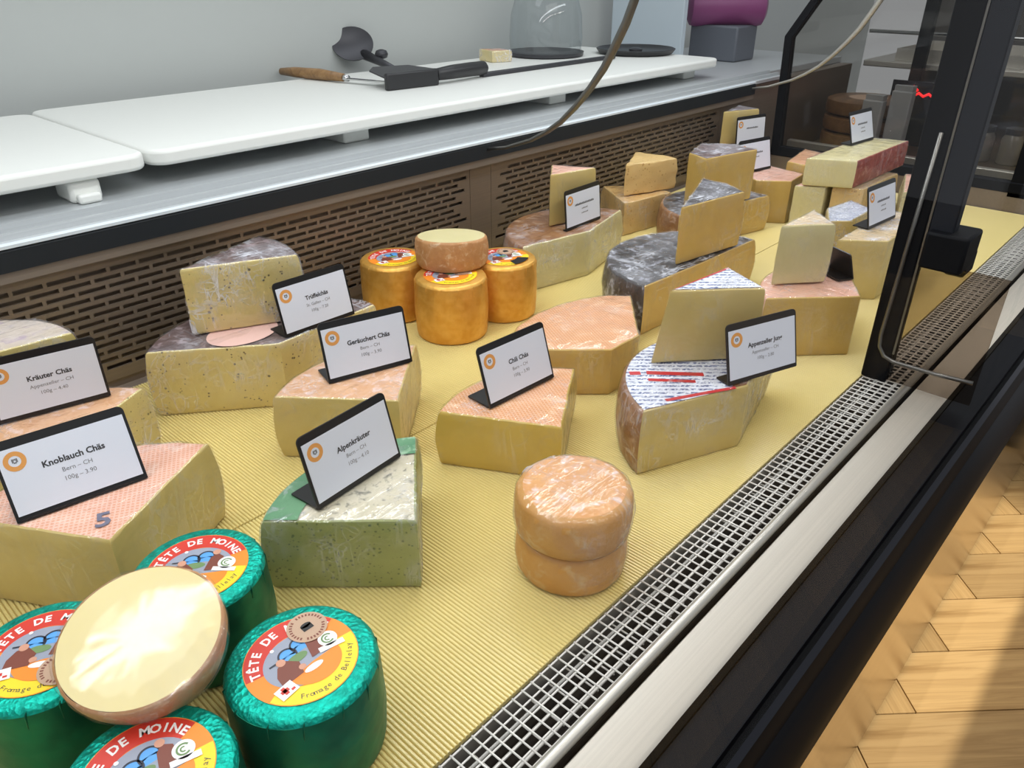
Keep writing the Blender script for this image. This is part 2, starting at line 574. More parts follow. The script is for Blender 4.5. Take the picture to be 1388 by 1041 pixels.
# ---------------------------------------------------------------- floor
FZ = -0.60
floor = MB().box(-2.0, 4.6, -3.2, 1.9, FZ-0.05, FZ-0.004).build('floor', dark_void)
tag(floor, kind='structure')
w = 0.1311; L = w*5
a_ = Vector((1,-1,0)).normalized(); n_ = Vector((1,1,0)).normalized()
P0 = Vector((1.128, 0.078, 0))
pb = MB().box(0.0013, L-0.0013, 0.0013, w-0.0013, -0.012, 0.0)
plank0 = pb.build('plank', oak, None, bevel=0.0012, seg=1)
pl_mesh = plank0.data
bpy.data.objects.remove(plank0)
cnt = 0
for i in range(-26, 30):
    for j in range(-5, 6):
        o = P0 + (a_+n_)*w*i + (a_-n_)*L*j
        for kind in (0, 1):
            q = o if kind == 0 else o.copy()
            c = q + (a_*L/2 + n_*w/2 if kind == 0 else -a_*w/2 + n_*L/2)
            if not (-0.3 < c.x < 3.2 and -1.3 < c.y < 0.50):
                continue
            if cnt >= 290: continue
            p = bpy.data.objects.new('plank', pl_mesh)
            COL.objects.link(p); p.parent = floor
            ang = math.atan2(a_.y, a_.x) if kind == 0 else math.atan2(n_.y, n_.x)
            p.location = (q.x, q.y, FZ)
            if kind == 0:
                p.rotation_euler = (0, 0, ang)
            else:
                p.rotation_euler = (0, 0, ang)     # along n, width along -a
            cnt += 1

# ---------------------------------------------------------------- walls behind
tag(MB().box(-2.0, 5.0, 1.78, 1.84, FZ, 2.2).build('wall_back', wall_grey), kind='structure')

# ---------------------------------------------------------------- the cheese case
X0, X1 = -0.9, 2.22
case = empty('display_case', (0, 0, 0))
tag(case, 'long refrigerated cheese display case of steel and black metal with glass front', 'display case')
MB().box(X0, X1, 0.30, 1.10, -0.03, -0.006).build('deck', steel_dark, case)
MB().box(X0, X1, 0.128, 0.140, FZ+0.011, -0.13).build('front_panel', steel_mirror, case)
MB().box(X0, X1, 0.131, 0.150, FZ+0.001, FZ+0.011).build('floor_gap', dark_void, case)
MB().box(X0, X1, 0.16, 1.12, FZ+0.02, -0.12).build('cabinet_body', dark_void, case)
# air duct below the grille
MB().extrude_x([(0.232,-0.058),(0.302,-0.058),(0.302,-0.052),(0.237,-0.052),(0.237,-0.010),(0.232,-0.010)], X0, X1).build('air_duct', dark_void, case)
MB().extrude_x([(0.298,-0.05),(0.302,-0.05),(0.302,-0.008),(0.298,-0.008)], X0, X1).build('duct_wall', steel, case)
# steel sill: level top, bent nose
MB().extrude_x([(0.180,0.0005),(0.184,0.003),(0.221,0.003),(0.2225,0.001),(0.2225,-0.03),(0.219,-0.03),(0.219,-0.001),(0.185,-0.001),(0.182,-0.003)], X0, X1).build('sill', sill_steel, case, smooth='auto')
MB().extrude_x([(0.1755,-0.012),(0.1800,0.0003),(0.1815,-0.003),(0.178,-0.014)], X0, X1).build('sill_nose', steel_mirror, case)
# black bumper rail with its steps
MB().extrude_x([(0.1765,-0.0125),(0.1755,-0.0095),(0.141,-0.011),(0.141,-0.022),(0.133,-0.022),(0.133,-0.012),(0.128,-0.018),(0.124,-0.05),(0.118,-0.055),(0.108,-0.085),(0.106,-0.118),(0.112,-0.135),(0.1765,-0.135)], X0, X1).build('bumper_rail', alu_black, case, smooth='auto')
MB().box(X0, X1, 0.050, 0.150, 0.86, 0.96).build('canopy_header', alu_black, case, bevel=0.004)
MB().extrude_x([(0.1275,-0.016),(0.1325,-0.0105),(0.1325,-0.0095),(0.1270,-0.0150)], X0, X1).build('glass_gasket', alu_grey, case)
# back panel pierced with slots
def slotted(x0, x1):
    m = MB()
    y0, y1 = 1.090, 1.093
    zr0, pitch, sh = 0.030, 0.0118, 0.0062
    rows = 13
    m.box(x0, x1, y0, y1, 0.012, zr0)
    for r in range(rows):
        z = zr0 + r*pitch
        m.box(x0, x1, y0, y1, z+sh, z+pitch)
        x = x0 + 0.012 + ((r*0.58) % 1.0)*0.041
        prev = x0
        while x + 0.036 < x1 - 0.008:
            m.box(prev, x, y0, y1, z, z+sh)
            prev = x + 0.036
            x += 0.041
        m.box(prev, x1, y0, y1, z, z+sh)
    m.box(x0, x1, y0, y1, zr0+rows*pitch, 0.192)
    return m
for (sx0, sx1) in ((X0, 0.02), (0.02, 1.06), (1.06, 1.12), (1.12, 2.05), (2.05, X1)):
    if sx1 - sx0 > 0.2:
        slotted(sx0, sx1-0.001).build('slotted_panel', steel_dark, case)
    else:
        MB().box(sx0, sx1-0.001, 1.090, 1.093, 0.012, 0.192).build('plain_panel', steel_dark, case)
MB().box(X0, X1, 1.110, 1.118, -0.02, 0.2).build('panel_backing', dark_void, case)
MB().extrude_x([(1.092,0.0),(1.075,-0.004),(1.075,-0.006),(1.1,-0.006),(1.1,0.014),(1.092,0.014)], X0, X1).build('panel_foot', steel_dark, case)
MB().extrude_x([(1.080,0.192),(1.082,0.206),(1.094,0.208),(1.094,0.192)], X0, X1).build('steel_strip', steel_dark, case, smooth='auto')
MB().extrude_x([(1.078,0.206),(1.078,0.232),(1.082,0.236),(1.12,0.236),(1.12,0.206)], X0, X1).build('black_band', band_black, case, smooth='auto')
MB().extrude_x([(1.082,0.236),(1.082,0.240),(1.090,0.241),(1.092,0.238),(1.104,0.238),(1.106,0.246),(1.112,0.246),(1.114,0.240),(1.134,0.240),(1.136,0.250),(1.142,0.250),(1.142,0.232),(1.082,0.232)], X0, X1+0.2).build('sliding_track', track_alu, case, smooth='auto')
MB().extrude_x([(1.0775,0.2355),(1.0775,0.2395),(1.083,0.2415),(1.083,0.2362)], X0, X1).build('band_trim', bright_edge, case)
MB().box(X0, 3.0, 1.142, 1.72, 0.225, 0.246).build('work_surface', track_alu, case, bevel=0.003)
MB().box(X0, 3.0, 1.10, 1.72, FZ+0.02, 0.225).build('rear_cabinet', steel_dark, case)
# post that carries the front glass
MB().box(1.098, 1.128, 0.262, 0.298, 0.0030, 0.95).build('glass_post', alu_black, case, bevel=0.003)
MB().box(1.100, 1.122, 0.229, 0.2605, 0.185, 0.95).build('post_channel', alu_grey, case, bevel=0.002)
MB().box(1.099, 1.1005, 0.2598, 0.2625, 0.05, 0.9).build('post_seam', rod_steel, case)
MB().box(1.104, 1.110, 0.150, 0.262, 0.006, 0.19).build('post_glass', smoke_glass, case)
cl = MB().box(1.085, 1.150, 0.205, 0.258, 0.188, 0.238).build('glass_clamp', alu_black, case, bevel=0.004)
MB().box(1.120, 1.165, 0.207, 0.232, 0.175, 0.205).build('clamp_jaw', alu_black, cl, bevel=0.003)
MB().tube([(1.096,0.274,0.36),(1.096,0.279,0.2),(1.096,0.283,0.075),(1.096,0.281,0.058),(1.096,0.272,0.045),(1.096,0.258,0.0405),(1.096,0.20,0.041),(1.096,0.153,0.044)], 0.0030, 10).build('bent_rod', rod_steel, case, smooth=True)
# arms that carry the canopy, bent upwards from the rear band
armp = [(1.101,0.219),(1.03,0.233),(0.965,0.256),(0.93,0.274),(0.895,0.297),(0.862,0.327),(0.833,0.359),(0.806,0.394),(0.785,0.431),(0.768,0.463),(0.755,0.496),(0.735,0.56),(0.72,0.66),(0.715,0.80)]
for ax in (1.1, 2.2):
    MB().tube([(ax,y,z) for y,z in armp], [0.0028+0.0045*min(1,i/8) for i in range(len(armp))], 10).build('canopy_arm', rod_steel if ax < 2 else steel, case, smooth=True)
# glass front
for gx0, gx1 in ((X0, 1.098), (1.102, X1-0.01)):
    MB().box(gx0, gx1, 0.1345, 0.1395, -0.02, 0.95).build('front_glass', clear_glass, case)
# far end wall of the case
MB().box(X1-0.004, X1+0.02, 0.20, 1.09, -0.02, 0.045).build('end_kick_panel', steel_dark, case)
MB().extrude_x([(0.22,0.045),(1.0,0.045),(1.0,0.072),(0.22,0.072)], X1-0.006, X1+0.022).build('end_frame_bottom', alu_black, case, bevel=0.003)
MB().extrude_x([(0.975,0.06),(1.0,0.06),(1.012,0.365),(0.948,0.47),(0.84,0.62),(0.82,0.62),(0.93,0.46),(0.99,0.362)], X1-0.006, X1+0.022).build('end_frame_upright', alu_black, case, bevel=0.002)
MB().extrude_x([(0.22,0.072),(0.985,0.072),(0.995,0.36),(0.93,0.46),(0.82,0.62),(0.22,0.62)], X1+0.005, X1+0.009).build('end_glass', end_pane, case)
MB().extrude_x([(0.33,0.036),(0.37,0.036),(0.37,0.62),(0.33,0.62)], X1-0.004, X1+0.02).build('end_frame_front', alu_black, case)

# ---------------------------------------------------------------- air grille
gr = empty('air_grille', (0.66, 0.268, 0))
tag(gr, 'white wire grid grille along the front edge of the yellow mat', 'grille')
gx0, gx1 = X0, X1-0.01
for y in [0.2938-0.0106*i for i in range(6)]:
    MB().tube([(gx0-0.66, y-0.268, 0.0), (gx1-0.66, y-0.268, 0.0)], 0.0010, 6).build('long_wire', wire_white, gr, smooth=True)
cw = MB().tube([(0,0.0268,0.0012),(0,-0.027,0.0012)], 0.0010, 6).build('cross_wire', wire_white, gr, smooth=True)
step = 0.0120
xs = []
x = gx0 + 0.5
while x < gx1: xs.append(x); x += step
for i, x in enumerate(xs):
    o = cw if i == 0 else cw.copy()
    if i: COL.objects.link(o); o.parent = gr
    o.location = (x-0.66, 0, 0)
MB().tube([(gx0-0.66,-0.0325,-0.001),(gx1-0.66,-0.0325,-0.001)], 0.0056, 14).build('front_rail', steel, gr, smooth=True)
# lower grid seen through the openings
lw = MB().tube([(0,0.0268,-0.022),(0,-0.012,-0.022)], 0.0010, 6).build('lower_cross_wire', wire_white, gr, smooth=True)
for i, x in enumerate(xs[::2]):
    o = lw if i == 0 else lw.copy()
    if i: COL.objects.link(o); o.parent = gr
    o.location = (x-0.66, 0, 0)
for y in (0.018, 0.004, -0.010):
    MB().tube([(gx0-0.66, y, -0.0205), (gx1-0.66, y, -0.0205)], 0.0016, 6).build('lower_long_wire', wire_white, gr, smooth=True)

# ---------------------------------------------------------------- ribbed mats
def ribbed(name, y0, y1, x0, x1, label):
    pitch = 0.0040
    prof = [(0.0,-0.0024),(0.14,-0.0006),(0.3,0.0),(0.7,0.0),(0.86,-0.0006)]
    m = MB(); cols = []
    n = int((x1-x0)/pitch)
    for i in range(n):
        for (u, z) in prof:
            cols.append((x0+(i+u)*pitch, z))
    for (x, z) in cols:
        m.v += [(x,y0,z),(x,y1,z)]
    for i in range(len(cols)-1):
        m.f.append((2*i, 2*i+2, 2*i+3, 2*i+1))
    b = len(m.v); e = (len(cols)-1)*2
    m.v += [(x0,y0,-0.005),(x0,y1,-0.005),(cols[-1][0],y0,-0.005),(cols[-1][0],y1,-0.005)]
    m.f += [(b,b+1,b+3,b+2),(0,1,b+1,b),(e,b+2,b+3,e+1)]
    m.f.append(tuple([b]+[b+2]+[2*i for i in reversed(range(len(cols)))]))
    m.f.append(tuple([b+3]+[b+1]+[2*i+1 for i in range(len(cols))]))
    return tag(m.build(name, m_mat), label, 'mat')
ribbed('ribbed_mat', 0.2985, 0.6705, X0, X1-0.006, 'yellow ribbed display mat beside the white wire grille')
ribbed('ribbed_mat', 0.6725, 1.074, X0, X1-0.006, 'yellow ribbed display mat beside the slotted rear panel')

# ---------------------------------------------------------------- cheese pieces
def sector(c, r, a0, a1, tip=0.0, n=None):
    """outline of a wheel sector: tip, end, arc, end; returns points and edge kinds"""
    n = n or max(6, int(abs(a1-a0)/6))
    pts = [tuple(c)]; kinds = ['c']
    for k in range(n+1):
        t = math.radians(a0+(a1-a0)*k/n)
        pts.append((c[0]+r*math.cos(t), c[1]+r*math.sin(t)))
        kinds.append('r' if k < n else 'c')
    return pts, kinds

def outline(pts, kinds, step=0.012):
    P = []; K = []
    n = len(pts)
    for i in range(n):
        a = Vector(pts[i]); b = Vector(pts[(i+1) % n])
        d = (b-a).length
        m = max(1, int(d/step))
        for k in range(m):
            P.append(a.lerp(b, k/m)); K.append(kinds[i])
    return P, K

def rings(P, K, h, bulge, rr, off=0.0, wob=0.0, seed=0.0, bot=None, levels=6):
    n = len(P)
    nor = []; isr = []
    for i in range(n):
        e0 = (P[i]-P[i-1]).normalized(); e1 = (P[(i+1) % n]-P[i]).normalized()
        v = Vector((e0.y, -e0.x)) + Vector((e1.y, -e1.x))
        v = v.normalized() if v.length > 1e-6 else Vector((e1.y, -e1.x))
        nor.append(v)
        isr.append(1.0 if (K[i] == 'r' or K[i-1] == 'r') else 0.0)
    prof = [(0.0, -rr), (rr*0.3, -rr*0.3), (rr, 0.0)]
    for k in range(1, levels):
        prof.append((rr+(h-2*rr)*k/levels, 0.0))
    prof += [(h-rr, 0.0), (h-rr*0.3, -rr*0.3), (h, -rr)]
    V = []
    for (z, ins) in prof:
        for i in range(n):
            p = P[i]
            if bot is not None:
                p = bot[i].lerp(P[i], z/h)
            d = ins*(1.0 if isr[i] else 0.6) + off + bulge*isr[i]*math.sin(math.pi*z/h)
            if wob:
                d += wob*noise.noise(Vector((p.x*60+seed, p.y*60, z*60)))
            q = p + nor[i]*d
            zz = z + (off if z > h*0.5 else 0.0)
            if wob and z > h*0.6:
                zz += wob*0.8*noise.noise(Vector((p.x*45, p.y*45+seed, 3.1)))
            V.append((q.x, q.y, zz))
    return V, len(prof)

GC = 'wrapped cheese pieces on the mat'
def wedge(name, label, pts, kinds, z0, h, paste, rind, side=None, bulge=0.006, rr=0.004, wrap=film,
          seed=0.0, bot=None, rough=0.0008, top=None):
    # orientation: counter-clockwise
    area2 = sum(pts[i][0]*pts[(i+1) % len(pts)][1]-pts[(i+1) % len(pts)][0]*pts[i][1] for i in range(len(pts)))
    if area2 < 0:
        n = len(pts)
        pts = [pts[(-i) % n] for i in range(n)]
        kinds = [kinds[(-i-1) % n] for i in range(n)]
        if bot: bot = [bot[(-i) % n] for i in range(n)]
    cx = sum(p[0] for p in pts)/len(pts); cy = sum(p[1] for p in pts)/len(pts)
    root = empty(name, (cx, cy, z0))
    tag(root, label, 'cheese', None)
    P, K = outline([(p[0]-cx, p[1]-cy) for p in pts], kinds)
    B = None
    if bot:
        B, _ = outline([(p[0]-cx, p[1]-cy) for p in bot], kinds)
        if len(B) != len(P):
            B = []
            n = len(pts)
            for i in range(n):
                a, b = Vector(pts[i]), Vector(pts[(i+1) % n])
                m = max(1, int((b-a).length/0.012))
                ba, bb = Vector(bot[i]), Vector(bot[(i+1) % n])
                for k in range(m):
                    q = ba.lerp(bb, k/m); B.append(Vector((q.x-cx, q.y-cy)))
    n = len(P)
    def shell(off, wob):
        V, rows = rings(P, K, h, bulge, rr, off, wob, seed, B)
        side_f = []
        for r in range(rows-1):
            for i in range(n):
                j = (i+1) % n
                side_f.append((K[i], (r*n+i, r*n+j, (r+1)*n+j, (r+1)*n+i)))
        c = Vector((0, 0, 0))
        for i in range(n): c += Vector(V[(rows-1)*n+i])
        c /= n
        t0 = len(V)
        for i in range(n):
            q = c.lerp(Vector(V[(rows-1)*n+i]), 0.55)
            q.z = h + off + (wob*1.2*noise.noise(Vector((q.x*50+seed, q.y*50, 1.7))) if wob else 0)
            V.append(tuple(q))
        V.append((c.x, c.y, h+off))
        cap = []
        for i in range(n):
            j = (i+1) % n
            cap.append(((rows-1)*n+i, (rows-1)*n+j, t0+j, t0+i))
            cap.append((t0+i, t0+j, t0+n))
        base = [tuple(reversed(range(n)))]
        return V, side_f, cap, base
    V, sf, cap, base = shell(0.0, rough)
    def sub(faces, nm, mat, loc_smooth=True):
        idx = {}; m = MB()
        for f in faces:
            g = []
            for i in f:
                if i not in idx:
                    idx[i] = len(m.v); m.v.append(V[i])
                g.append(idx[i])
            m.f.append(tuple(g))
        o = m.build(nm, mat, root, smooth='auto')
        return o
    sub([f for k, f in sf if k == 'c'], 'paste', paste)
    rs = [f for k, f in sf if k == 'r']
    if side is None or not rs:
        sub(rs + cap + base, 'rind', rind)
    else:
        sub(cap + base, 'top_rind', rind)
        sub(rs, 'side_rind', side)
    if wrap:
        V, sf, cap, base = shell(0.0013, 0.0022)
        if isinstance(wrap, tuple):
            # tight on the cut sides, gathered and crinkled on top
            for faces, mt, nm in (([f for k, f in sf], wrap[0], 'cling_film'), (cap, wrap[1], 'gathered_film')):
                sub(faces, nm, mt)
        else:
            m = MB(); m.v = V; m.f = [f for k, f in sf] + cap
            m.build('cling_film', wrap, root, smooth='auto')
    root['cx'] = cx; root['cy'] = cy
    return root

def local(root, p):
    return (p[0]-root['cx'], p[1]-root['cy'])

def finish(root):
    for k in ('cx', 'cy'):
        if k in root: del root[k]

# garlic wedge with the pink rind and the stamped figure
p, k = sector((0.142, 0.615), 0.160, 31, 121)
W = wedge('cheese_wedge', 'pink topped cheese wedge stamped with a grey figure 5', p, k, 0, 0.100, p_yellow, r_pink, seed=1, wrap=film_light)
v, f = text_mesh('5', 0.030, 0.0008)
lx, ly = local(W, (0.150, 0.648))
MB().add(v, f, Matrix.Translation((lx, ly, 0.1012)) @ Matrix.Rotation(math.radians(-22), 4, 'Z')).build('stamp', stamp_blue, W)
# herb wedge behind it and the half lying on it
p, k = sector((0.165, 0.798), 0.140, 30, 130)
wedge('cheese_wedge', 'herb speckled cheese wedge beneath the Kräuter price card', p, k, 0, 0.100, p_herb, r_smoke, seed=2)
wedge('cheese_wedge', 'pale topped herb cheese piece lying on the wedge behind the Kräuter card',
      *sector((0.130, 0.935), 0.115, -6, 88), 0.100, 0.070, p_herb, r_whiteherb, seed=3)
# truffle
p, k = sector((0.467, 0.857), 0.172, 4, 142)
W = wedge('cheese_wedge', 'large truffle flecked cheese wedge with dark grey rind', p, k, 0, 0.097, p_truffle, r_truffle, seed=4, wrap=film)
lx, ly = local(W, (0.452, 0.925))
MB().disc(0.050, 0.0986, lx, ly, 32, sx=1.0, sy=0.8).build('pink_sticker', flat('sticker_pink', S(226,186,176), 0.5), W)
p, k = sector((0.400, 0.962), 0.152, -25, 18)
wedge('cheese_wedge', 'upright wrapped truffle cheese wedge standing on the larger truffle wedge', p, k, 0.0995, 0.095, p_truffle, r_truffle, seed=5, wrap=film_heavy)
# smoked
p, k = sector((0.487, 0.634), 0.152, 41, 129)
wedge('cheese_wedge', 'pale orange topped cheese wedge beneath the Geräuchert price card', p, k, 0, 0.088, p_yellow, r_smoke, seed=6, wrap=(film_light, film))
# green herb
p, k = sector((0.356, 0.451), 0.147, 49, 133)
W = wedge('cheese_wedge', 'green herb cheese wedge with crumbly herb top and green rind', p, k, 0, 0.085, p_green, r_herbtop, side=r_green, seed=7, wrap=film)
cx, cy = local(W, (0.356, 0.451))
MB().disc(0.1455, 0.0862, cx, cy, 24, 49.5, 132.5, r0=0.113).build('rind_margin', r_green, W)
# chili
p, k = sector((0.588, 0.463), 0.150, 33, 119)
wedge('cheese_wedge', 'orange cloth marked cheese wedge beneath the Chili price card', p, k, 0, 0.076, p_chili, r_orange, seed=8, wrap=(film_light, film))
# blunt wedge behind
pts = [(0.705,0.655),(0.741,0.603),(0.797,0.544),(0.863,0.543),(0.979,0.639),(0.955,0.668),(0.915,0.690),(0.87,0.702),(0.82,0.704),(0.765,0.694)]
wedge('cheese_wedge', 'orange topped blunt ended cheese block between gold foil wheels and striped mat', pts, ['c','c','c','c','r','r','r','r','r','r'], 0, 0.073, p_gold, r_orange, seed=9, wrap=film_light)
# cheese with the printed paper
p, k = sector((0.802, 0.342), 0.153, 14, 157)
W = wedge('cheese_wedge', 'big cheese wedge with blue and red printed paper on top', p, k, 0, 0.090, p_yellow, r_brown, seed=10, wrap=film)
cx, cy = local(W, (0.802, 0.342))
lab = MB().disc(0.150, 0.0912, cx, cy, 30, 15, 156, r0=0.02).build('printed_paper', paper_print, W)
red_print = flat('print_red', S(190,44,48), 0.5)
m = MB()
for (qa, qb, hw) in (((0.727,0.467),(0.737,0.457),0.0045), ((0.743,0.452),(0.788,0.396),0.0045), ((0.729,0.440),(0.765,0.394),0.0035), ((0.700,0.396),(0.785,0.350),0.0030)):
    A_, B_ = Vector(local(W, qa)), Vector(local(W, qb)); d_ = (B_-A_).normalized(); n2 = Vector((-d_.y, d_.x))*hw
    m.poly([tuple(A_-n2), tuple(B_-n2), tuple(B_+n2), tuple(A_+n2)], 0.0915)
m.build('red_print', red_print, lab)
pts = [(0.778,0.450),(0.866,0.368),(0.900,0.440)]
bot = [(0.766,0.461),(0.866,0.374),(0.900,0.444)]
W = wedge('cheese_wedge', 'tall cheese wedge with striped paper top standing on the printed paper', pts, ['c','r','c'], 0.0925, 0.100, p_yellow, r_pale, bulge=0.003, seed=11, bot=bot, wrap=(film_light, film_heavy))
q = [local(W, t) for t in ((0.783,0.449),(0.865,0.373),(0.896,0.437))]
lab = MB().poly(q, 0.1012).build('printed_paper', paper_print, W)
q = [local(W, t) for t in ((0.783,0.449),(0.790,0.447),(0.895,0.434),(0.896,0.4375))]
MB().poly(q, 0.1015).build('red_print', red_print, lab)
# black rind half wheel
p, k = sector((1.166, 0.612), 0.172, -2, 176)
wedge('cheese_wedge', 'half wheel of cheese with black rind in silvery crinkled film', p, k, 0, 0.087, p_gold, r_black, seed=12, wrap=(film_light, film_heavy))
pts = [(1.111,0.640),(1.116,0.636),(1.274,0.610),(1.303,0.660),(1.308,0.715)]
wedge('cheese_wedge', 'tall cheese wedge with silvery dark top standing on the black rind half wheel', pts, ['c','c','r','r','c'], 0.0895, 0.100, p_gold, r_black, bulge=0.003, seed=13, wrap=(film_light, film_heavy))
# small front block behind the post
p, k = sector((1.158, 0.341), 0.148, 30, 136)
wedge('cheese_wedge', 'pink topped cheese wedge carrying an upright ivory wedge and an overturned card', p, k, 0, 0.100, p_gold, r_pink, seed=14, wrap=(film_light, film))
pts = [(1.102,0.461),(1.170,0.405),(1.222,0.462)]
wedge('cheese_wedge', 'upright ivory cheese wedge standing on the pink topped wedge', pts, ['c','r','c'], 0.1025, 0.095, p_ivory, r_pale, bulge=0.003, seed=15, wrap=(film_light, film_heavy))
pts = [(1.363,0.463),(1.416,0.393),(1.60,0.392),(1.62,0.43),(1.61,0.465)]
wedge('cheese_wedge', 'cheese block with crumpled film top beside the black glass post', pts, ['c','c','r','r','c'], 0, 0.112, p_yellow, r_pale, seed=16, wrap=(film_light, film_heavy))
pts = [(1.50,0.535),(1.535,0.502),(1.645,0.503),(1.68,0.56),(1.59,0.575)]
wedge('cheese_wedge', 'low cheese wedge with white printed film behind the film topped block', pts, ['c','c','r','c','c'], 0, 0.100, p_yellow, paper_print, seed=17, wrap=film_heavy)
# hard cheese half wheel
p, k = sector((1.157, 0.860), 0.163, 14, 169)
wedge('cheese_wedge', 'wide hard cheese wedge with brown rind behind the gold foil wheels', p, k, 0, 0.091, p_ivory, r_brown, seed=18, wrap=film)
pts = [(1.118,0.931),(1.224,0.904),(1.186,0.985)]
wedge('cheese_wedge', 'thin upright hard cheese wedge behind a price card near rear panel', pts, ['c','r','c'], 0.0935, 0.100, p_yellow, r_pink, bulge=0.002, seed=19, wrap=film_light)
# grana
p, k = sector((1.404, 0.952), 0.158, -8, 54)
wedge('cheese_wedge', 'tan hard cheese wedge lying against the slotted rear panel', p, k, 0, 0.075, p_parm, r_parm, seed=20, wrap=film, rough=0.002)
pts = [(1.446,0.985),(1.52,0.958),(1.585,0.938),(1.590,1.0),(1.57,1.045)]
wedge('cheese_chunk', 'rough broken chunk of crumbly tan cheese on the tan wedge', pts, ['c','c','r','r','c'], 0.0775, 0.070, p_parm, p_parm, bulge=0.002, seed=21, wrap=None, rough=0.0045)
# pair behind the black rind
p, k = sector((1.53, 0.772), 0.140, -14, 166)
wedge('cheese_wedge', 'dark rind half wheel beneath a tall brown topped wedge', p, k, 0, 0.080, p_gold, r_black, side=r_brown, seed=22, wrap=(film_light, film_heavy))
pts = [(1.450,0.789),(1.604,0.754),(1.62,0.82),(1.575,0.876),(1.475,0.845)]
wedge('cheese_wedge', 'tall yellow cheese wedge with brown mottled top on a half wheel', pts, ['c','c','r','c','c'], 0.0825, 0.108, p_gold, r_truffle, side=r_brown, bulge=0.003, seed=23, wrap=(film_light, film_heavy))
# far group
pts = [(1.700,0.790),(1.745,0.724),(1.835,0.735),(1.862,0.85),(1.74,0.858)]
wedge('cheese_wedge', 'pink topped golden cheese wedge beside the two cards and long pale block', pts, ['c','c','r','c','c'], 0, 0.100, p_gold, r_pink, seed=24, wrap=(film_light, film))
pts = [(1.880,0.80),(1.870,0.745),(2.02,0.745),(2.05,0.83)]
wedge('cheese_wedge', 'orange topped cheese wedge behind the long pale block', pts, ['c','c','r','c'], 0, 0.112, p_gold, r_orange, seed=25, wrap=film_light)
pts = [(1.722,0.705),(1.757,0.648),(1.93,0.655),(1.93,0.712)]
wedge('cheese_wedge', 'pale wrapped cheese piece under the left side of the long block', pts, ['c','c','r','c'], 0, 0.098, p_ivory, r_pink, seed=26, wrap=film)
pts = [(1.768,0.636),(1.80,0.577),(2.0,0.572),(2.0,0.636)]
wedge('cheese_wedge', 'tan wrapped cheese piece under the right side of the long block', pts, ['c','c','r','c'], 0, 0.098, p_parm, r_pale, seed=27, wrap=film)
pts = [(1.728,0.692),(1.775,0.596),(2.08,0.588),(2.05,0.692)]
W = wedge('cheese_block', 'long pale cheese block with dark red side rind', pts, ['c','r','c','r'], 0.1005, 0.060, p_ivory, p_ivory, side=r_red, bulge=0.001, rr=0.003, seed=28, wrap=film_light)
pts = [(1.82,0.50),(1.90,0.465),(2.03,0.50),(2.0,0.555)]
wedge('cheese_wedge', 'small rose rind cheese wedge between long block and glass post', pts, ['c','c','r','c'], 0, 0.100, p_ivory, r_pink, side=r_red, seed=29, wrap=film)
pts = [(1.93,1.02),(2.02,0.955),(2.15,0.98),(2.15,1.06),(2.05,1.072)]
wedge('cheese_wedge', 'low golden cheese wedge in the rear corner under the thin wedge', pts, ['c','c','r','r','c'], 0, 0.100, p_gold, r_brown, seed=30, wrap=film)
pts = [(1.975,1.040),(2.084,0.992),(2.10,1.06)]
wedge('cheese_wedge', 'thin upright yellow cheese wedge in the rear corner', pts, ['c','r','c'], 0.1025, 0.088, p_yellow, r_truffle, bulge=0.002, seed=31, wrap=(film_light, film_heavy))
for o in list(bpy.data.objects): finish(o)

# ---------------------------------------------------------------- foil wheels
def ring_text(m, body, r, a_mid, size, spread, z, inward=False, bold=0.0):
    """letters set along a circle; a_mid and spread in degrees"""
    n = len(body)
    for i, ch in enumerate(body):
        if ch == ' ': continue
        u = (i-(n-1)/2)/max(1, n-1)
        a = math.radians(a_mid - u*spread) if not inward else math.radians(a_mid + u*spread)
        v, f = text_mesh(ch, size, bold)
        rot = a - math.pi/2 if not inward else a + math.pi/2
        m.add(v, f, Matrix.Translation((r*math.cos(a), r*math.sin(a), z)) @ Matrix.Rotation(rot, 4, 'Z'))
    return m

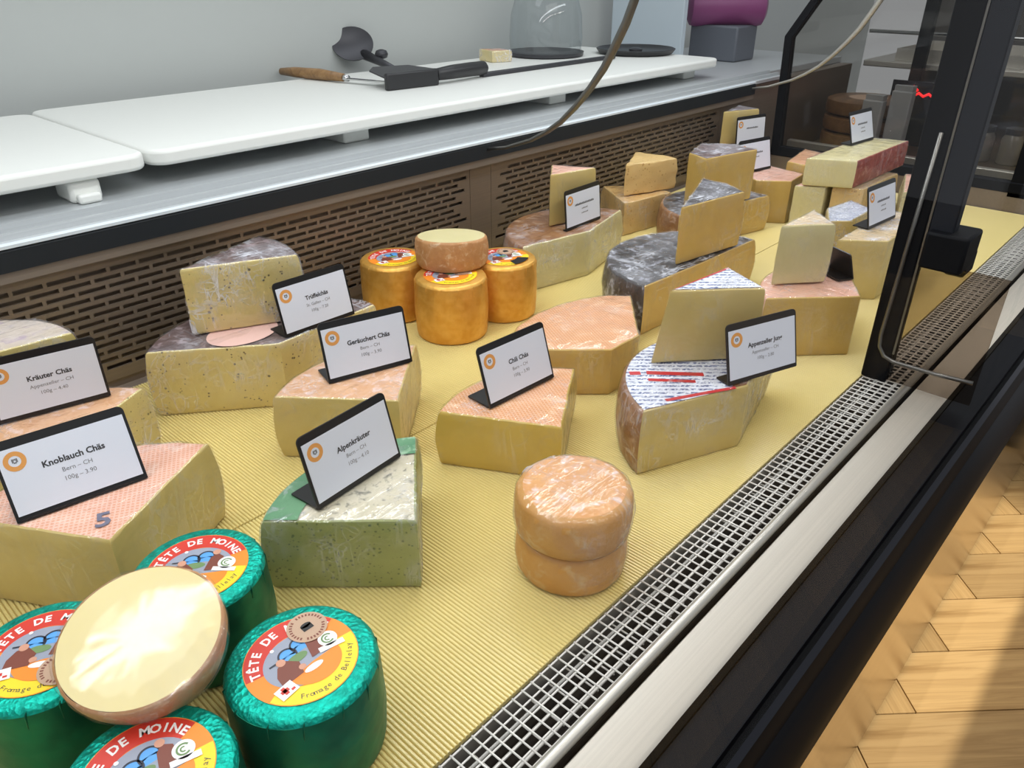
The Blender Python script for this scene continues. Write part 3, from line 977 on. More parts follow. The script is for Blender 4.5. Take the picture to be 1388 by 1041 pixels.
def make_label(root, z, R, rot, seal=None, black_corner=False):
    """round printed label, built with its title towards local +y"""
    lab = MB().disc(R, z, 0, 0, 56).build('label', lab_orange, root)
    lab.rotation_euler = (0, 0, rot)
    s = R/0.0425
    e = 0.00012
    def part(nm, m, mat): return m.build(nm, mat, lab)
    part('red_band', MB().disc(R*0.985, z+e, 0, 0, 40, 22, 168, r0=R*0.60), lab_red)
    part('yellow_band', MB().disc(R*0.985, z+e, 0, 0, 40, 205, 352, r0=R*0.62), lab_black if False else lab_yellow)
    m = ring_text(MB(), 'TÊTE DE MOINE', R*0.80, 95, 0.0098*s, 138, z+2*e, bold=0.0003)
    part('title_text', m, lab_white)
    m = ring_text(MB(), 'Fromage de Bellelay', R*0.84, 286, 0.0062*s, 96, z+2*e, inward=True)
    part('script_text', m, lab_dark)
    part('picture_ground', MB().disc(R*0.68, z+2*e, 0, 0, 40, sx=1.0, sy=0.86), lab_grey)
    part('cheese_print', MB().disc(R*0.50, z+3*e, 0.004*s, -0.009*s, 30, 190, 360, sx=1.05, sy=0.95), lab_orange)
    m = MB()
    for bx, by in ((-0.006, 0.009), (0.006, 0.012)):
        m.disc(0.0062*s, z+3*e, bx*s, by*s, 24, -20, 200)
        m.box((bx-0.0060)*s, (bx+0.0060)*s, (by-0.006)*s, by*s, z+2.9*e, z+3*e)
    part('arches', m, lab_blue)
    m = MB()
    for bx, by in ((-0.006, 0.009), (0.006, 0.012)):
        m.disc(0.0076*s, z+4*e, bx*s, by*s, 24, -30, 210, r0=0.0060*s)
    m.box(-0.022*s, -0.012*s, 0.0075*s, 0.0092*s, z+3.9*e, z+4*e)
    part('arch_frames', m, lab_dark)
    part('hill_print', MB().disc(0.0065*s, z+4*e, -0.002*s, 0.002*s, 20, sx=1.3, sy=0.6), lab_greenish)
    m = MB().poly([(-0.024*s,-0.014*s),(-0.006*s,-0.013*s),(-0.003*s,-0.002*s),(-0.010*s,0.006*s),(-0.018*s,0.004*s),(-0.023*s,-0.004*s)], z+5*e)
    m.poly([(0.006*s,-0.006*s),(0.020*s,-0.006*s),(0.021*s,0.010*s),(0.015*s,0.015*s),(0.010*s,0.010*s)], z+5*e)
    part('monk_robes', m, lab_brown)
    m = MB().disc(0.0036*s, z+6*e, -0.0135*s, 0.0065*s, 18).disc(0.0034*s, z+6*e, 0.0145*s, 0.0165*s, 18).disc(0.0028*s, z+6*e, -0.004*s, -0.008*s, 14)
    part('monk_faces', m, lab_skin)
    m = MB().disc(0.0052*s, z+6*e, 0.002*s, -0.014*s, 20, sx=1.5, sy=0.55).disc(0.0016*s, z+6*e, -0.012*s, 0.021*s, 12)
    part('plate_print', m, lab_white)
    mk = Matrix.Translation((-0.024*s, -0.018*s, z+7*e)) @ Matrix.Rotation(math.radians(8), 4, 'Z')
    st = part('square_sticker', MB().poly([(-0.0075*s,-0.0055*s),(0.0075*s,-0.0055*s),(0.0075*s,0.0055*s),(-0.0075*s,0.0055*s)], 0).xf(mk), lab_white)
    mk2 = Matrix.Translation((-0.024*s, -0.0175*s, z+8*e)) @ Matrix.Rotation(math.radians(8), 4, 'Z')
    part('sticker_cross', MB().box(-0.0045*s,0.002*s,-0.0015*s,0.0015*s,-e/2,0).box(-0.0028*s,0.0003*s,-0.0036*s,0.0036*s,-e/2,0).box(0.0025*s,0.0055*s,-0.004*s,-0.002*s,-e/2,0).xf(mk2), lab_red)
    mk = Matrix.Translation((0.024*s, -0.001*s, z+7*e)) @ Matrix.Rotation(math.radians(-12), 4, 'Z')
    part('origin_sticker', MB().disc(0.0075*s, 0, 0, 0.002*s, 24).box(-0.010*s,0.010*s,-0.0085*s,-0.0035*s,-e/2,0).xf(mk), lab_white)
    mk2 = Matrix.Translation((0.024*s, -0.001*s, z+8*e)) @ Matrix.Rotation(math.radians(-12), 4, 'Z')
    part('origin_swirl', MB().disc(0.0050*s, 0, 0, 0.002*s, 24, 40, 320, r0=0.0036*s).disc(0.0024*s, 0, 0, 0.002*s, 18, 60, 300, r0=0.0013*s).xf(mk2), lab_greenish)
    if black_corner:
        part('black_band', MB().disc(R*0.99, z+9*e, 0, 0, 20, 270, 325, r0=R*0.55), lab_black)
        part('yellow_corner', MB().disc(R*0.99, z+9*e, 0, 0, 12, 326, 345, r0=R*0.75), lab_yellow)
    if seal:
        sx_, sy_ = seal
        sl = part('round_seal', MB().disc(0.0158*s, z+10*e, sx_*s, sy_*s, 36), lab_beige)
        m = MB()
        for t in range(30):
            if t % 10 == 9: continue
            a = 2*math.pi*t/30
            mm = Matrix.Translation((sx_*s+0.0126*s*math.cos(a), sy_*s+0.0126*s*math.sin(a), z+11*e)) @ Matrix.Rotation(a, 4, 'Z')
            m.add([(-0.0012*s,-0.0007*s,0),(0.0012*s,-0.0007*s,0),(0.0012*s,0.0007*s,0),(-0.0012*s,0.0007*s,0)], [(0,1,2,3)], mm)
        part('seal_lettering', m, lab_brown)
        m = MB().disc(0.0045*s, z+12*e, sx_*s, (sy_+0.002)*s, 20, sx=1.0, sy=0.55).box((sx_-0.0045)*s,(sx_+0.0045)*s,(sy_-0.0035)*s,(sy_+0.002)*s, z+11.5*e, z+12*e)
        part('seal_wheel', m, lab_black)
    return lab

def foil_wheel(label, c, r, h, foil_top, foil_side, rot, group, lr, seal=None, black_corner=False, rz=0.0):
    root = empty('foil_wheel', (c[0], c[1], 0))
    tag(root, label, 'cheese', group)
    prof = [(r*0.90, 0.0), (r*0.965, 0.002), (r*0.99, 0.008)]
    for i in range(1, 8):
        t = i/8
        prof.append((r*(0.99+0.030*math.sin(math.pi*t)), 0.008+(h-0.018)*t))
    prof += [(r*0.995, h-0.009), (r*0.985, h-0.005)]
    side = MB().lathe(prof, 64)
    for i, q in enumerate(side.v):
        nn = 0.0007*noise.noise(Vector((q[0]*90, q[1]*90, q[2]*30+rot*5)))
        rr = math.hypot(q[0], q[1]) or 1
        side.v[i] = (q[0]*(1+nn/rr), q[1]*(1+nn/rr), q[2])
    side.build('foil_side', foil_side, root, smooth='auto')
    top = MB().lathe([(r*0.985, h-0.005), (r*0.955, h-0.0015), (r*0.91, h), (r*0.6, h+0.0003), (r*0.2, h+0.0004)], 64)
    top.f = [f for f in top.f if len(f) == 4] + [tuple(4*64+k for k in range(64))]
    top.build('foil_top', foil_top, root, smooth=True)
    # pleats folded over the rim
    m = MB()
    for t in range(14):
        a = 2*math.pi*(t+0.3*random.random())/14
        m.tube([(r*0.995*math.cos(a), r*0.995*math.sin(a), h-0.012-0.02*random.random()), (r*0.99*math.cos(a+0.02), r*0.99*math.sin(a+0.02), h-0.005), (r*0.93*math.cos(a+0.05), r*0.93*math.sin(a+0.05), h-0.0006)], [0.0003,0.0008,0.0003], 5)
    m.build('foil_pleats', foil_side, root, smooth=True)
    make_label(root, h+0.0007, lr, rot, seal, black_corner)
    return root

GG = 'green foil wheels in the cluster'
R34 = math.radians
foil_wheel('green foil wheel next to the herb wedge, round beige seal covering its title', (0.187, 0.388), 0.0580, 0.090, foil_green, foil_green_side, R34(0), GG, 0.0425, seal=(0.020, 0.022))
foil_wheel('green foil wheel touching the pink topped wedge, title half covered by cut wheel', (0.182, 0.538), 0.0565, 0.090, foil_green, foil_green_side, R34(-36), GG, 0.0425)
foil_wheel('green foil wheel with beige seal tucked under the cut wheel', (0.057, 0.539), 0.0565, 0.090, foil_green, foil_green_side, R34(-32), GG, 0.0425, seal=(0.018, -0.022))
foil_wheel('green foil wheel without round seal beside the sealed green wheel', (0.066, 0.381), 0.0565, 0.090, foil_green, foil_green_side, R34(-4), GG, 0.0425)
GD = 'gold foil wheels under the cut half'
foil_wheel('gold foil wheel touching the slotted rear panel side of the trio', (0.784, 1.000), 0.0585, 0.101, foil_gold, foil_gold, R34(-20), GD, 0.044)
foil_wheel('gold foil wheel standing foremost towards the white wire grille', (0.794, 0.868), 0.0600, 0.101, foil_gold, foil_gold, R34(-25), GD, 0.044, seal=(0.020, 0.004))
foil_wheel('gold foil wheel with black banded label beside the brown rind wedge', (0.914, 0.862), 0.0575, 0.101, foil_gold, foil_gold, R34(-20), GD, 0.044, seal=(0.014, 0.020), black_corner=True)

def disc_wheel(name, label, loc, r, h, face, side, tilt=(0,0,0), wrap=None, rr=0.006, seed=0.0, bottom_r=None, dome=0.0, slope=0.0):
    root = empty(name, loc)
    root.rotation_euler = tilt
    tag(root, label, 'cheese')
    br = bottom_r or r
    prof = [(br*0.90, 0.0), (br-rr*0.4, rr*0.35), (br, rr)]
    for i in range(1, 6):
        t = i/6
        prof.append((br+(r-br)*t+0.0018*math.sin(math.pi*t), rr+(h-2*rr)*t))
    prof += [(r, h-rr), (r-rr*0.3, h-rr*0.4), (r-rr, h)]
    m = MB().lathe(prof, 64)
    m.f = m.f[:-1]
    for i, q in enumerate(m.v):
        nn = 0.0010*noise.noise(Vector((q[0]*60+seed, q[1]*60, q[2]*60)))
        rl = math.hypot(q[0], q[1]) or 1
        m.v[i] = (q[0]*(1+nn/rl), q[1]*(1+nn/rl), q[2])
    def cutslope(mb):
        # the cut runs aslant: one side of the piece is taller
        mb.v = [(q[0], q[1], q[2]*(1-slope*(0.735*q[0]+0.677*q[1])/r)) for q in mb.v]
    cutslope(m)
    m.build('side_rind', side, root, smooth='auto')
    t = MB().lathe([(r-rr, h), (r*0.6, h+dome*0.6), (r*0.25, h+dome)], 64)
    t.f = [f for f in t.f if len(f) == 4] + [tuple(2*64+k for k in range(64))]
    cutslope(t)
    t.build('cut_face' if face in (p_wheel, p_ivory) else 'top_rind', face, root, smooth=True)
    if wrap:
        prof2 = [(q[0]+0.0013, q[1]) for q in prof] + [(r*0.6, h+dome*0.6+0.0014), (r*0.25, h+dome+0.0014)]
        prof2[0] = (br*0.9, -0.0005)
        m = MB().lathe(prof2, 72)
        m.f = m.f[:-2] + [m.f[-1]]
        for i, q in enumerate(m.v):
            nn = 0.0018*noise.noise(Vector((q[0]*90+seed, q[1]*90, q[2]*40)))
            rl = math.hypot(q[0], q[1]) or 1
            m.v[i] = (q[0]*(1+nn/rl), q[1]*(1+nn/rl), q[2]+abs(nn)*0.5)
        m.build('cling_film', wrap, root, smooth='auto')
    return root

disc_wheel('cut_cheese_wheel', 'cut pale cheese wheel in cling film tilted on the green foil wheels', (0.112, 0.468, 0.0935), 0.0580, 0.034, p_wheel, r_wheelside, (R34(11), R34(-10), 0), film_clear, seed=3, rr=0.0022, bottom_r=0.052)
disc_wheel('cut_cheese_wheel', 'cut half of a tan cheese wheel resting on three gold foil wheels', (0.836, 0.908, 0.1025), 0.060, 0.046, p_ivory, r_wheelside, (0, 0, 0), None, seed=9, rr=0.004, slope=0.14)
PG = 'small round orange rind cheeses stacked by the grille'
disc_wheel('small_round_cheese', 'lower of two stacked round orange cheeses beside the wire grille', (0.487, 0.366, 0.0), 0.0555, 0.050, r_mutschli, r_mutschli_side, (0, 0, 0), film_light, rr=0.006, seed=1)['group'] = PG
disc_wheel('small_round_cheese', 'upper of two stacked round orange cheeses with white bloomed top', (0.484, 0.363, 0.0515), 0.0575, 0.050, r_mutschli, r_mutschli_side, (0, 0, 0), film, rr=0.007, seed=2, dome=0.001)['group'] = PG

# ---------------------------------------------------------------- price cards
CW, CH = 0.114, 0.076
def rrect(x0, x1, z0, z1, r, n=5, bottom=True):
    pts = []
    for (cx, cz, a0, rr) in ((x1-r, z1-r, 0, r), (x0+r, z1-r, 90, r), (x0+r*0.3, z0+r*0.3, 180, r*0.3), (x1-r*0.3, z0+r*0.3, 270, r*0.3)):
        for k in range(n+1):
            a = math.radians(a0+90*k/n)
            pts.append((cx+rr*math.cos(a), cz+rr*math.sin(a)))
    return pts

def card(label, loc, yaw, tilt, lines, foot=0.040):
    root = empty('price_card', loc, yaw)
    tag(root, label, 'price card')
    T = Matrix.Rotation(-tilt, 4, 'X')      # lean the upper edge away (+y)
    # plate in local x, z; prism is built in x,y then stood up
    up = Matrix.Rotation(math.radians(90), 4, 'X')   # (x,y,z)->(x,-z,y)
    h = MB().prism(rrect(-CW/2, CW/2, 0, CH, 0.006), -0.0020, 0.0)
    h.xf(T @ up)
    ft = MB().box(-CW/2, CW/2, 0.0005, foot, 0.0, 0.0020)
    h.add(ft.v, ft.f)
    hold = h.build('holder', black_plastic, root)
    x0, x1, z0, z1 = -CW/2+0.0028, CW/2-0.0028, 0.0055, CH-0.0085
    m = MB().prism([(x0,z0),(x1,z0),(x1,z1),(x0,z1)], 0.0001, 0.0006).xf(T @ up)
    paper = m.build('card', white_card, root)
    e = 0.00075
    m = MB().disc(0.0092, e, x0+0.0125, z1-0.0125, 28, r0=0.0050).xf(T @ up)
    m.build('logo_ring', logo_orange, paper)
    lm = MB()
    for (bx, by, sx_, sy_) in ((-0.0016, 0.0006, 0.0008, 0.0018), (0.0016, 0.0006, 0.0008, 0.0018), (0.0, -0.0014, 0.0012, 0.0006), (0.0, 0.0016, 0.0007, 0.0007)):
        cx_, cz_ = x0+0.0125+bx, z1-0.0125+by
        lm.poly([(cx_-sx_, cz_-sy_), (cx_+sx_, cz_-sy_), (cx_+sx_, cz_+sy_), (cx_-sx_, cz_+sy_)], e)
    lm.xf(T @ up).build('logo_mark', ink_grey, paper)
    if lines and not isinstance(lines[0], str):
        # print too small to read: rows of short strokes of the printed widths
        for i, wd in enumerate(lines):
            m = MB(); n = max(4, int(wd/0.0032)); hh = 0.0022 if i == 0 else 0.0014
            zc = CH*0.58 - (0.0100 + 0.0086*(i-1) if i else 0.0)
            for q in range(n):
                xa = 0.004 - wd/2 + wd*q/n
                m.poly([(xa, zc-hh), (xa+wd/n*0.72, zc-hh), (xa+wd/n*0.72, zc+hh*(0.4+0.6*((q*7) % 3)/2)), (xa, zc+hh*(0.4+0.6*((q*7) % 3)/2))], e)
            m.xf(T @ up).build('title' if i == 0 else 'details', ink if i == 0 else ink_grey, paper)
    elif lines:
        v, f = text_mesh(lines[0], 0.0082, 0.00025)
        MB().add(v, f, Matrix.Translation((0.004, CH*0.58, e))).xf(T @ up).build('title', ink, paper)
        m = MB()
        for i, t in enumerate(lines[1:]):
            v, f = text_mesh(t, 0.0060, 0.0)
            m.add(v, f, Matrix.Translation((0.004, CH*0.58-0.0100-0.0086*i, e)))
        m.xf(T @ up).build('details', ink_grey, paper)
    return root

card('price card reading Knoblauch Chäs on the pink topped wedge', (0.151, 0.690, 0.1015), -0.150, 0.46, ['Knoblauch Chäs', 'Bern – CH', '100g – 3.90'])
card('price card reading Kräuter Chäs behind the Knoblauch card', (0.196, 0.886, 0.1015), -0.205, 0.05, ['Kräuter Chäs', 'Appenzeller – CH', '100g – 4.40'], foot=0.03)
card('price card reading Trüffelchäs on the large truffle wedge', (0.538, 0.861, 0.0985), -0.02, 0.22, ['Trüffelchäs', 'St. Gallen – CH', '100g – 7.20'])
card('price card reading Geräuchert Chäs on the pale orange wedge', (0.509, 0.712, 0.0895), -0.27, 0.26, ['Geräuchert Chäs', 'Bern – CH', '100g – 3.90'])
card('price card reading Alpenkräuter on the green herb wedge', (0.358, 0.537, 0.0868), 0.108, 0.245, ['Alpenkräuter', 'Bern – CH', '100g – 4.10'])
card('price card reading Chili Chäs on the orange cloth marked wedge', (0.617, 0.549, 0.0778), -0.045, 0.31, ['Chili Chäs', 'Bern – CH', '100g – 3.90'])
card('price card reading Appenzeller Jung on the blue and red printed paper', (0.834, 0.338, 0.0925), -0.345, 0.256, ['Appenzeller Jung', 'Appenzeller – CH', '100g – 2.80'], foot=0.022)
card('price card leaning before the thin hard wedge by the rear panel', (1.176, 0.890, 0.0925), 0.03, 0.10, [0.062, 0.020, 0.022], foot=0.008)
card('price card standing on the long pale block with red rind', (1.978, 0.662, 0.1625), -0.09, 0.296, [0.048, 0.020, 0.022], foot=0.028)
card('price card on the film topped block beside the black post', (1.510, 0.438, 0.1142), -0.085, 0.23, [0.050, 0.020, 0.022], foot=0.03)
card('price card in front of the thin wedge, upper of two in the rear corner', (2.045, 0.985, 0.1025), -0.25, 0.10, [0.046], foot=0.0045)
card('price card lower and before the other card in the rear corner', (1.772, 0.828, 0.1020), -0.20, 0.22, [0.046, 0.020], foot=0.020)
# overturned holder seen from its side
hr = empty('card_holder', (1.232, 0.402, 0.1020), R34(62))
tag(hr, 'empty black card holder turned edge on beside the ivory wedge', 'card holder')
MB().prism(rrect(-0.030, 0.030, 0, 0.046, 0.004), -0.002, 0.0).xf(Matrix.Rotation(-0.35, 4, 'X') @ Matrix.Rotation(math.radians(90), 4, 'X')).build('plate', black_plastic, hr)
MB().box(-0.030, 0.030, 0.0005, 0.030, 0, 0.002).build('foot', black_plastic, hr)

# ---------------------------------------------------------------- things on the rear work surface
def board(label, x0, x1, y0, y1, z0, z1, serr=False):
    root = empty('cutting_board', ((x0+x1)/2, (y0+y1)/2, z0))
    tag(root, label, 'cutting board')
    hx, hy = (x1-x0)/2, (y1-y0)/2
    r = 0.03
    pts = []
    for (sx_, sy_, a0) in ((1,1,0),(-1,1,90),(-1,-1,180),(1,-1,270)):
        for k in range(7):
            a = math.radians(a0+15*k)
            pts.append((sx_*(hx-r)+r*math.cos(a), sy_*(hy-r)+r*math.sin(a)))
    MB().prism(pts, 0, z1-z0).build('slab', white_poly, root, bevel=0.006, seg=3)
    if serr:
        for i in range(16):
            MB().box(-hx+0.50+i*0.012, -hx+0.505+i*0.012, hy-0.10, hy-0.02, z1-z0, z1-z0+0.0015).build('ridge', white_poly, root)
    return root
board('white cutting board with ridged corner over a white foot', -0.55, 0.480, 1.170, 1.66, 0.278, 0.302, True)
board('long white cutting board carrying knives and the dark platter', 0.488, 2.18, 1.180, 1.70, 0.276, 0.300)
fo = empty('white_bracket', (0.385, 1.19, 0.2463)); tag(fo, 'white plastic foot propping up the ridged cutting board', 'bracket')
MB().box(-0.022, 0.022, -0.010, 0.05, 0.0, 0.0310).build('block', white_poly, fo, bevel=0.006)
MB().box(-0.016, 0.016, -0.022, -0.008, 0.0, 0.014).build('toe', white_poly, fo, bevel=0.004)
for i, xx in enumerate((-0.3, 0.9, 1.5, 2.1)):
    f2 = empty('support_block', (xx, 1.40, 0.2463)); tag(f2, ['low white rest block under the ridged cutting board', 'low white rest block under the long board near the knives', 'low white rest block under the long board near the cutter bar', 'low white rest block under the long board near the platter'][i], 'bracket', 'rest blocks under the cutting boards')
    MB().box(-0.03, 0.03, -0.17, 0.17, 0.0, 0.0310 if xx < 0.4 else 0.0292).build('block', white_poly, f2, bevel=0.004)

# wooden handled knife
kn = empty('cheese_knife', (1.125, 1.60, 0.300)); tag(kn, 'wooden handled knife lying on the long white board', 'knife')
MB().tube([(-0.040,0.165,0.012),(-0.030,0.12,0.013),(-0.012,0.04,0.013),(-0.003,-0.035,0.012)], [0.008,0.012,0.013,0.009], 12).build('handle', wood_handle, kn, smooth=True)
MB().prism([(-0.010,-0.03),(0.006,-0.03),(0.036,-0.165),(0.022,-0.165)], 0.008, 0.011).build('blade', chrome, kn)
MB().tube([(-0.003,-0.03,0.012),(0.0,-0.05,0.011)], 0.007, 10).build('ferrule', chrome, kn, smooth=True)
# dark scoop
sc = empty('cheese_scoop', (1.31, 1.72, 0.300)); tag(sc, 'dark oval scoop with short handle leaning on a cleaver', 'scoop')
m = MB()
m.lathe([(0.006,-0.012),(0.03,-0.009),(0.046,0.0),(0.046,0.004),(0.03,-0.003),(0.006,-0.006)], 28)
m.xf(Matrix.Translation((-0.012, 0.035, 0.060)) @ Matrix.Rotation(R34(-35), 4, 'Z') @ Matrix.Rotation(R34(62), 4, 'X') @ Matrix.Diagonal((1.15, 0.95, 1.0, 1.0)))
m.build('bowl', p_dark, sc, smooth='auto')
MB().tube([(0.01,0.02,0.035),(0.0,-0.05,0.025),(-0.015,-0.13,0.014)], [0.013,0.010,0.007], 10).build('handle', p_dark, sc, smooth=True)
MB().lathe([(0.004,0),(0.014,0.003),(0.017,0.012),(0.013,0.02),(0.004,0.023)], 20).xf(Matrix.Translation((0.016,-0.045,0.028))).build('knob', p_dark, sc, smooth=True)
# cleaver
cv = empty('cleaver', (1.20, 1.40, 0.300), R34(-6)); tag(cv, 'broad black cleaver with black grip lying on the board edge', 'cleaver')
MB().prism([(-0.085,-0.012),(0.07,-0.012),(0.075,0.02),(0.03,0.075),(-0.06,0.085),(-0.085,0.06)], 0.024, 0.027).xf(Matrix.Rotation(R34(8), 4, 'X')).build('blade', p_dark, cv)
MB().box(-0.09, 0.05, -0.022, -0.008, 0.0, 0.036).build('spine', knife_black, cv, bevel=0.004)
MB().tube([(0.05,-0.012,0.022),(0.10,-0.004,0.023),(0.17,0.012,0.022),(0.215,0.024,0.020),(0.225,0.027,0.020)], [0.013,0.0155,0.016,0.0165,0.010], 14).build('handle', knife_black, cv, smooth=True)
# long wire cutter lying on the board
wc = empty('wire_cutter', (1.66, 1.400, 0.300)); tag(wc, 'long thin dark cutter bar lying along the front of the board', 'cutter')
MB().box(-0.25, 0.27, -0.008, 0.008, 0.0, 0.010).build('bar', p_dark, wc, bevel=0.002)
MB().lathe([(0.010,0),(0.014,0.004),(0.014,0.02),(0.008,0.026)], 18).xf(Matrix.Translation((0.28,0,0))).build('knob', knife_black, wc, smooth=True)
# wrapped remnant
pts = [(1.640,1.585),(1.69,1.560),(1.71,1.62),(1.655,1.65)]
W = wedge('cheese_remnant', 'small wrapped cheese remnant on the long white board', pts, ['c','r','c','c'], 0.3005, 0.030, p_wheel, r_orange, side=r_brown, bulge=0.002, seed=40, wrap=film_heavy)
finish(W)
# platter with dome
pl = empty('platter', (2.115, 1.435, 0.3005)); tag(pl, 'round black platter on the long white board', 'platter')
MB().lathe([(0.10,0.0),(0.112,0.003),(0.120,0.014),(0.116,0.016),(0.105,0.008),(0.05,0.006)], 48).build('dish', knife_black, pl, smooth='auto')
MB().lathe([(0.02,0.006),(0.02,0.012),(0.012,0.016)], 20).build('hub', p_dark, pl, smooth='auto')
dm = empty('cheese_dome', (1.885, 1.600, 0.3005)); tag(dm, 'clear plastic dome over a dark base beside the black platter', 'dome')
m = MB(); pr = [(0.105,0.012),(0.108,0.05),(0.104,0.11),(0.09,0.16),(0.06,0.20),(0.02,0.215)]
m.lathe(pr, 48); m.f = m.f[:-2] + [m.f[-1]]
m.build('cover', dome_glass, dm, smooth=True)
MB().lathe([(0.09,0.0),(0.112,0.002),(0.114,0.012),(0.10,0.012),(0.05,0.010)], 48).build('base', p_dark, dm, smooth='auto')
MB().lathe([(0.012,0.215),(0.008,0.222),(0.017,0.232),(0.017,0.240),(0.008,0.246)], 20).build('knob', dome_glass, dm, smooth=True)
# upright white panel and purple container
wp = empty('upright_panel', (2.36, 1.50, 0.2465)); tag(wp, 'upright blue white panel at the end of the work surface', 'panel')
MB().box(-0.012, 0.012, -0.08, 0.20, 0.0, 0.40).build('sheet', flat('panel_bluewhite', S(196,208,216), 0.4), wp, bevel=0.003)
MB().box(-0.03, 0.03, -0.06, 0.18, 0.0, 0.02).build('base', p_dark, wp, bevel=0.003)
pc = empty('purple_container', (2.62, 1.42, 0.2465)); tag(pc, 'purple rounded container lying behind the upright panel', 'container')
MB().lathe([(0.04,-0.13),(0.058,-0.12),(0.062,-0.10),(0.062,0.10),(0.058,0.12),(0.04,0.13)], 32).xf(Matrix.Translation((0,0,0.165)) @ Matrix.Rotation(R34(90), 4, 'X') @ Matrix.Rotation(R34(40), 4, 'Y')).build('body', flat('purple', S(130,60,110), 0.45), pc, smooth='auto')
MB().box(-0.07, 0.07, -0.09, 0.09, 0.0, 0.11).build('stand', stand_grey, pc, bevel=0.006)

# ---------------------------------------------------------------- neighbouring counter beyond the end glass
dc = empty('deli_counter', (2.5, 0.3, FZ)); tag(dc, 'dark neighbouring counter with steel shelf beyond the end glass', 'counter')
dz = -FZ
wood_dark = flat('dark_brown_panel', S(74,58,44), 0.5)
MB().box(0.0, 1.3, -0.25, 0.78, 0, dz+0.0).build('body', wood_dark, dc, bevel=0.01)
MB().box(1.2, 1.26, -0.25, 0.78, dz, dz+0.9).build('back_board', flat('counter_grey', S(82,78,74), 0.6), dc)
MB().box(0.55, 1.15, 0.10, 0.78, dz+0.215, dz+0.235).build('shelf', steel, dc, bevel=0.003)
MB().box(0.55, 1.15, -0.25, 0.06, dz+0.215, dz+0.235).build('shelf', steel, dc, bevel=0.003)
MB().box(0.50, 0.53, 0.56, 0.60, dz, dz+0.5).build('upright', alu_black, dc, bevel=0.003)
MB().box(0.50, 0.53, 0.08, 0.12, dz, dz+0.5).build('upright', alu_black, dc, bevel=0.003)
MB().box(0.005, 0.03, -0.25, 0.78, dz, dz+0.035).build('front_rail', steel, dc, bevel=0.003)
MB().tube([(0.55,-0.25,dz+0.33),(0.55,0.78,dz+0.33)], 0.006, 8).build('shelf_rod', chrome, dc, smooth=True)
# red illuminated script sign
sg = empty('illuminated_sign', (2.84, 0.80, 0.102)); tag(sg, 'small red illuminated script sign on the neighbouring counter', 'sign')
red_glow = flat('red_glow', S(255,40,44), 0.4, emit=1.6)
MB().box(0.012, 0.02, -0.10, 0.10, -0.10, 0.10).build('plate', alu_grey, sg)
m = MB()
import_pts = [(0.085,0.060),(0.07,0.068),(0.055,0.058),(0.04,0.066),(0.025,0.056),(0.01,0.066),(-0.005,0.057),(-0.02,0.066),(-0.035,0.057),(-0.05,0.065),(-0.07,0.060)]
m.tube([(0.008,y,z) for y,z in import_pts], 0.0045, 8)
m.tube([(0.008,0.05,0.07),(0.008,0.03,0.085),(0.008,0.015,0.072)], 0.0045, 8)
m.build('tube_lettering', red_glow, sg, smooth=True)
# brown loaves stacked, paper sleeves, jars
lm = wood_mat('crust_brown', S(88,60,36), S(126,90,56), S(150,112,74))
for i in range(3):
    lf = empty('brown_cheese', (2.74, 0.93, 0.0005+i*0.052))
    tag(lf, ['brown cheese wheel at the foot of the stack beyond the end glass', 'brown cheese wheel in the middle of the stack beyond the end glass', 'brown cheese wheel topping the stack beyond the end glass'][i], 'cheese', 'brown wheels beyond the end glass')
    MB().lathe([(0.11,0),(0.125,0.006),(0.128,0.025),(0.125,0.044),(0.11,0.050)], 40).build('rind', lm, lf, smooth='auto')
    MB().disc(0.06, 0.0503, 0, 0, 32).build('top_label', lab_beige, lf)
for i, (px, py, hh) in enumerate(((2.60, 0.86, 0.17), (2.63, 0.79, 0.20))):
    b = empty('paper_sleeve', (px, py, 0.0005)); tag(b, ['shorter pale paper sleeve standing before the brown wheels', 'taller pale paper sleeve standing before the brown wheels'][i], 'packaging')
    MB().prism([(-0.02,-0.03),(0.02,-0.03),(0.02,0.03),(-0.02,0.03)], 0, hh).build('sleeve', flat('sleeve_grey%d' % i, S(150,150,150), 0.6), b, bevel=0.004)
    MB().prism([(-0.018,-0.028),(0.018,-0.028),(0.008,0.028),(-0.008,0.028)], hh, hh+0.015).build('fold', MATS['sleeve_grey%d' % i], b)
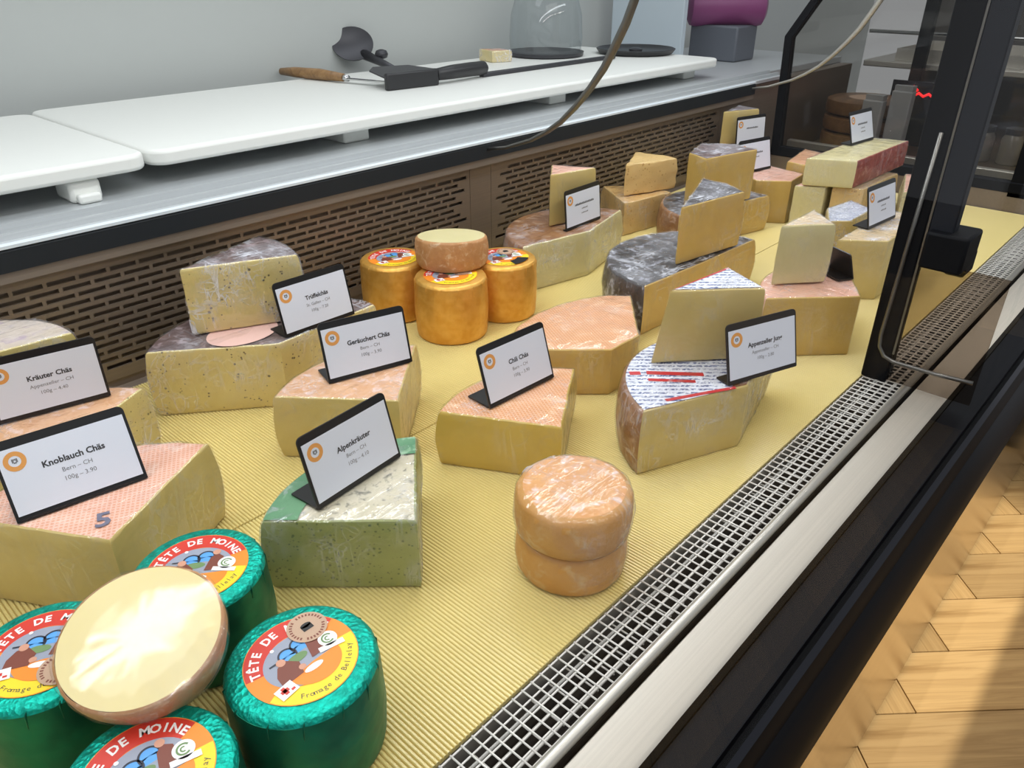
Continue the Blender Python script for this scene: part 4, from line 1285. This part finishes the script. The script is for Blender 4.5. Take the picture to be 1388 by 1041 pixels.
for i in range(4):
    j = empty('jar', (2.78, 0.66-0.085*i, 0.0005)); tag(j, ['grey lidded jar next to the red illuminated sign', 'second grey lidded jar counted from the red sign', 'third grey lidded jar counted from the red sign', 'fourth grey lidded jar counted from the red sign'][i], 'jar', 'jars on the neighbouring counter')
    MB().lathe([(0.030,0),(0.034,0.004),(0.034,0.075),(0.026,0.088)], 28).build('glass', flat('jar_glass%d' % i, S(96+8*i,92+6*i,92), 0.12), j, smooth='auto')
    MB().lathe([(0.027,0.088),(0.029,0.089),(0.029,0.105),(0.024,0.107)], 28).build('lid', p_dark, j, smooth='auto')
# tray on the shelf
tr = empty('steel_tray', (3.30, 0.74, -FZ+FZ+0.2355)); tag(tr, 'shallow steel tray on the shelf of the neighbouring counter', 'tray')
MB().box(-0.2, 0.2, -0.25, 0.25, 0, 0.006).build('bottom', steel, tr)
for yy in (-0.25, 0.244):
    MB().box(-0.2, 0.2, yy, yy+0.006, 0.006, 0.04).build('wall', steel, tr)
for xx in (-0.2, 0.194):
    MB().box(xx, xx+0.006, -0.244, 0.244, 0.006, 0.04).build('wall', steel, tr)
# dark fixture standing on the parquet
fx = empty('floor_fixture', (2.42, 0.0, FZ)); tag(fx, 'black metal fixture foot standing on the parquet floor', 'fixture')
MB().box(-0.25, 0.5, -0.30, 0.085, 0.0, 0.02).build('base_plate', alu_black, fx, bevel=0.004)
MB().tube([(-0.10,-0.10,0.018),(-0.10,-0.10,0.9)], 0.02, 14).build('column', alu_black, fx, smooth=True)

# unseen bench, added on the customer side only to shade the parquet
bn = empty('shade_bench', (1.3, -0.46, FZ)); tag(bn, 'added unseen shade blocker, a low wooden bench facing the cheese case', 'shade blocker')
for i in range(3):
    MB().box(-1.3, 1.0, -0.155+0.105*i, -0.055+0.105*i, 0.325, 0.35).build('shade_board', wood_handle, bn, bevel=0.003)
for sx_ in (-1.2, 0.9):
    for sy_ in (-0.13, 0.13):
        MB().box(sx_-0.025, sx_+0.025, sy_-0.025, sy_+0.025, 0.0, 0.325).build('leg', wood_handle, bn, bevel=0.003)
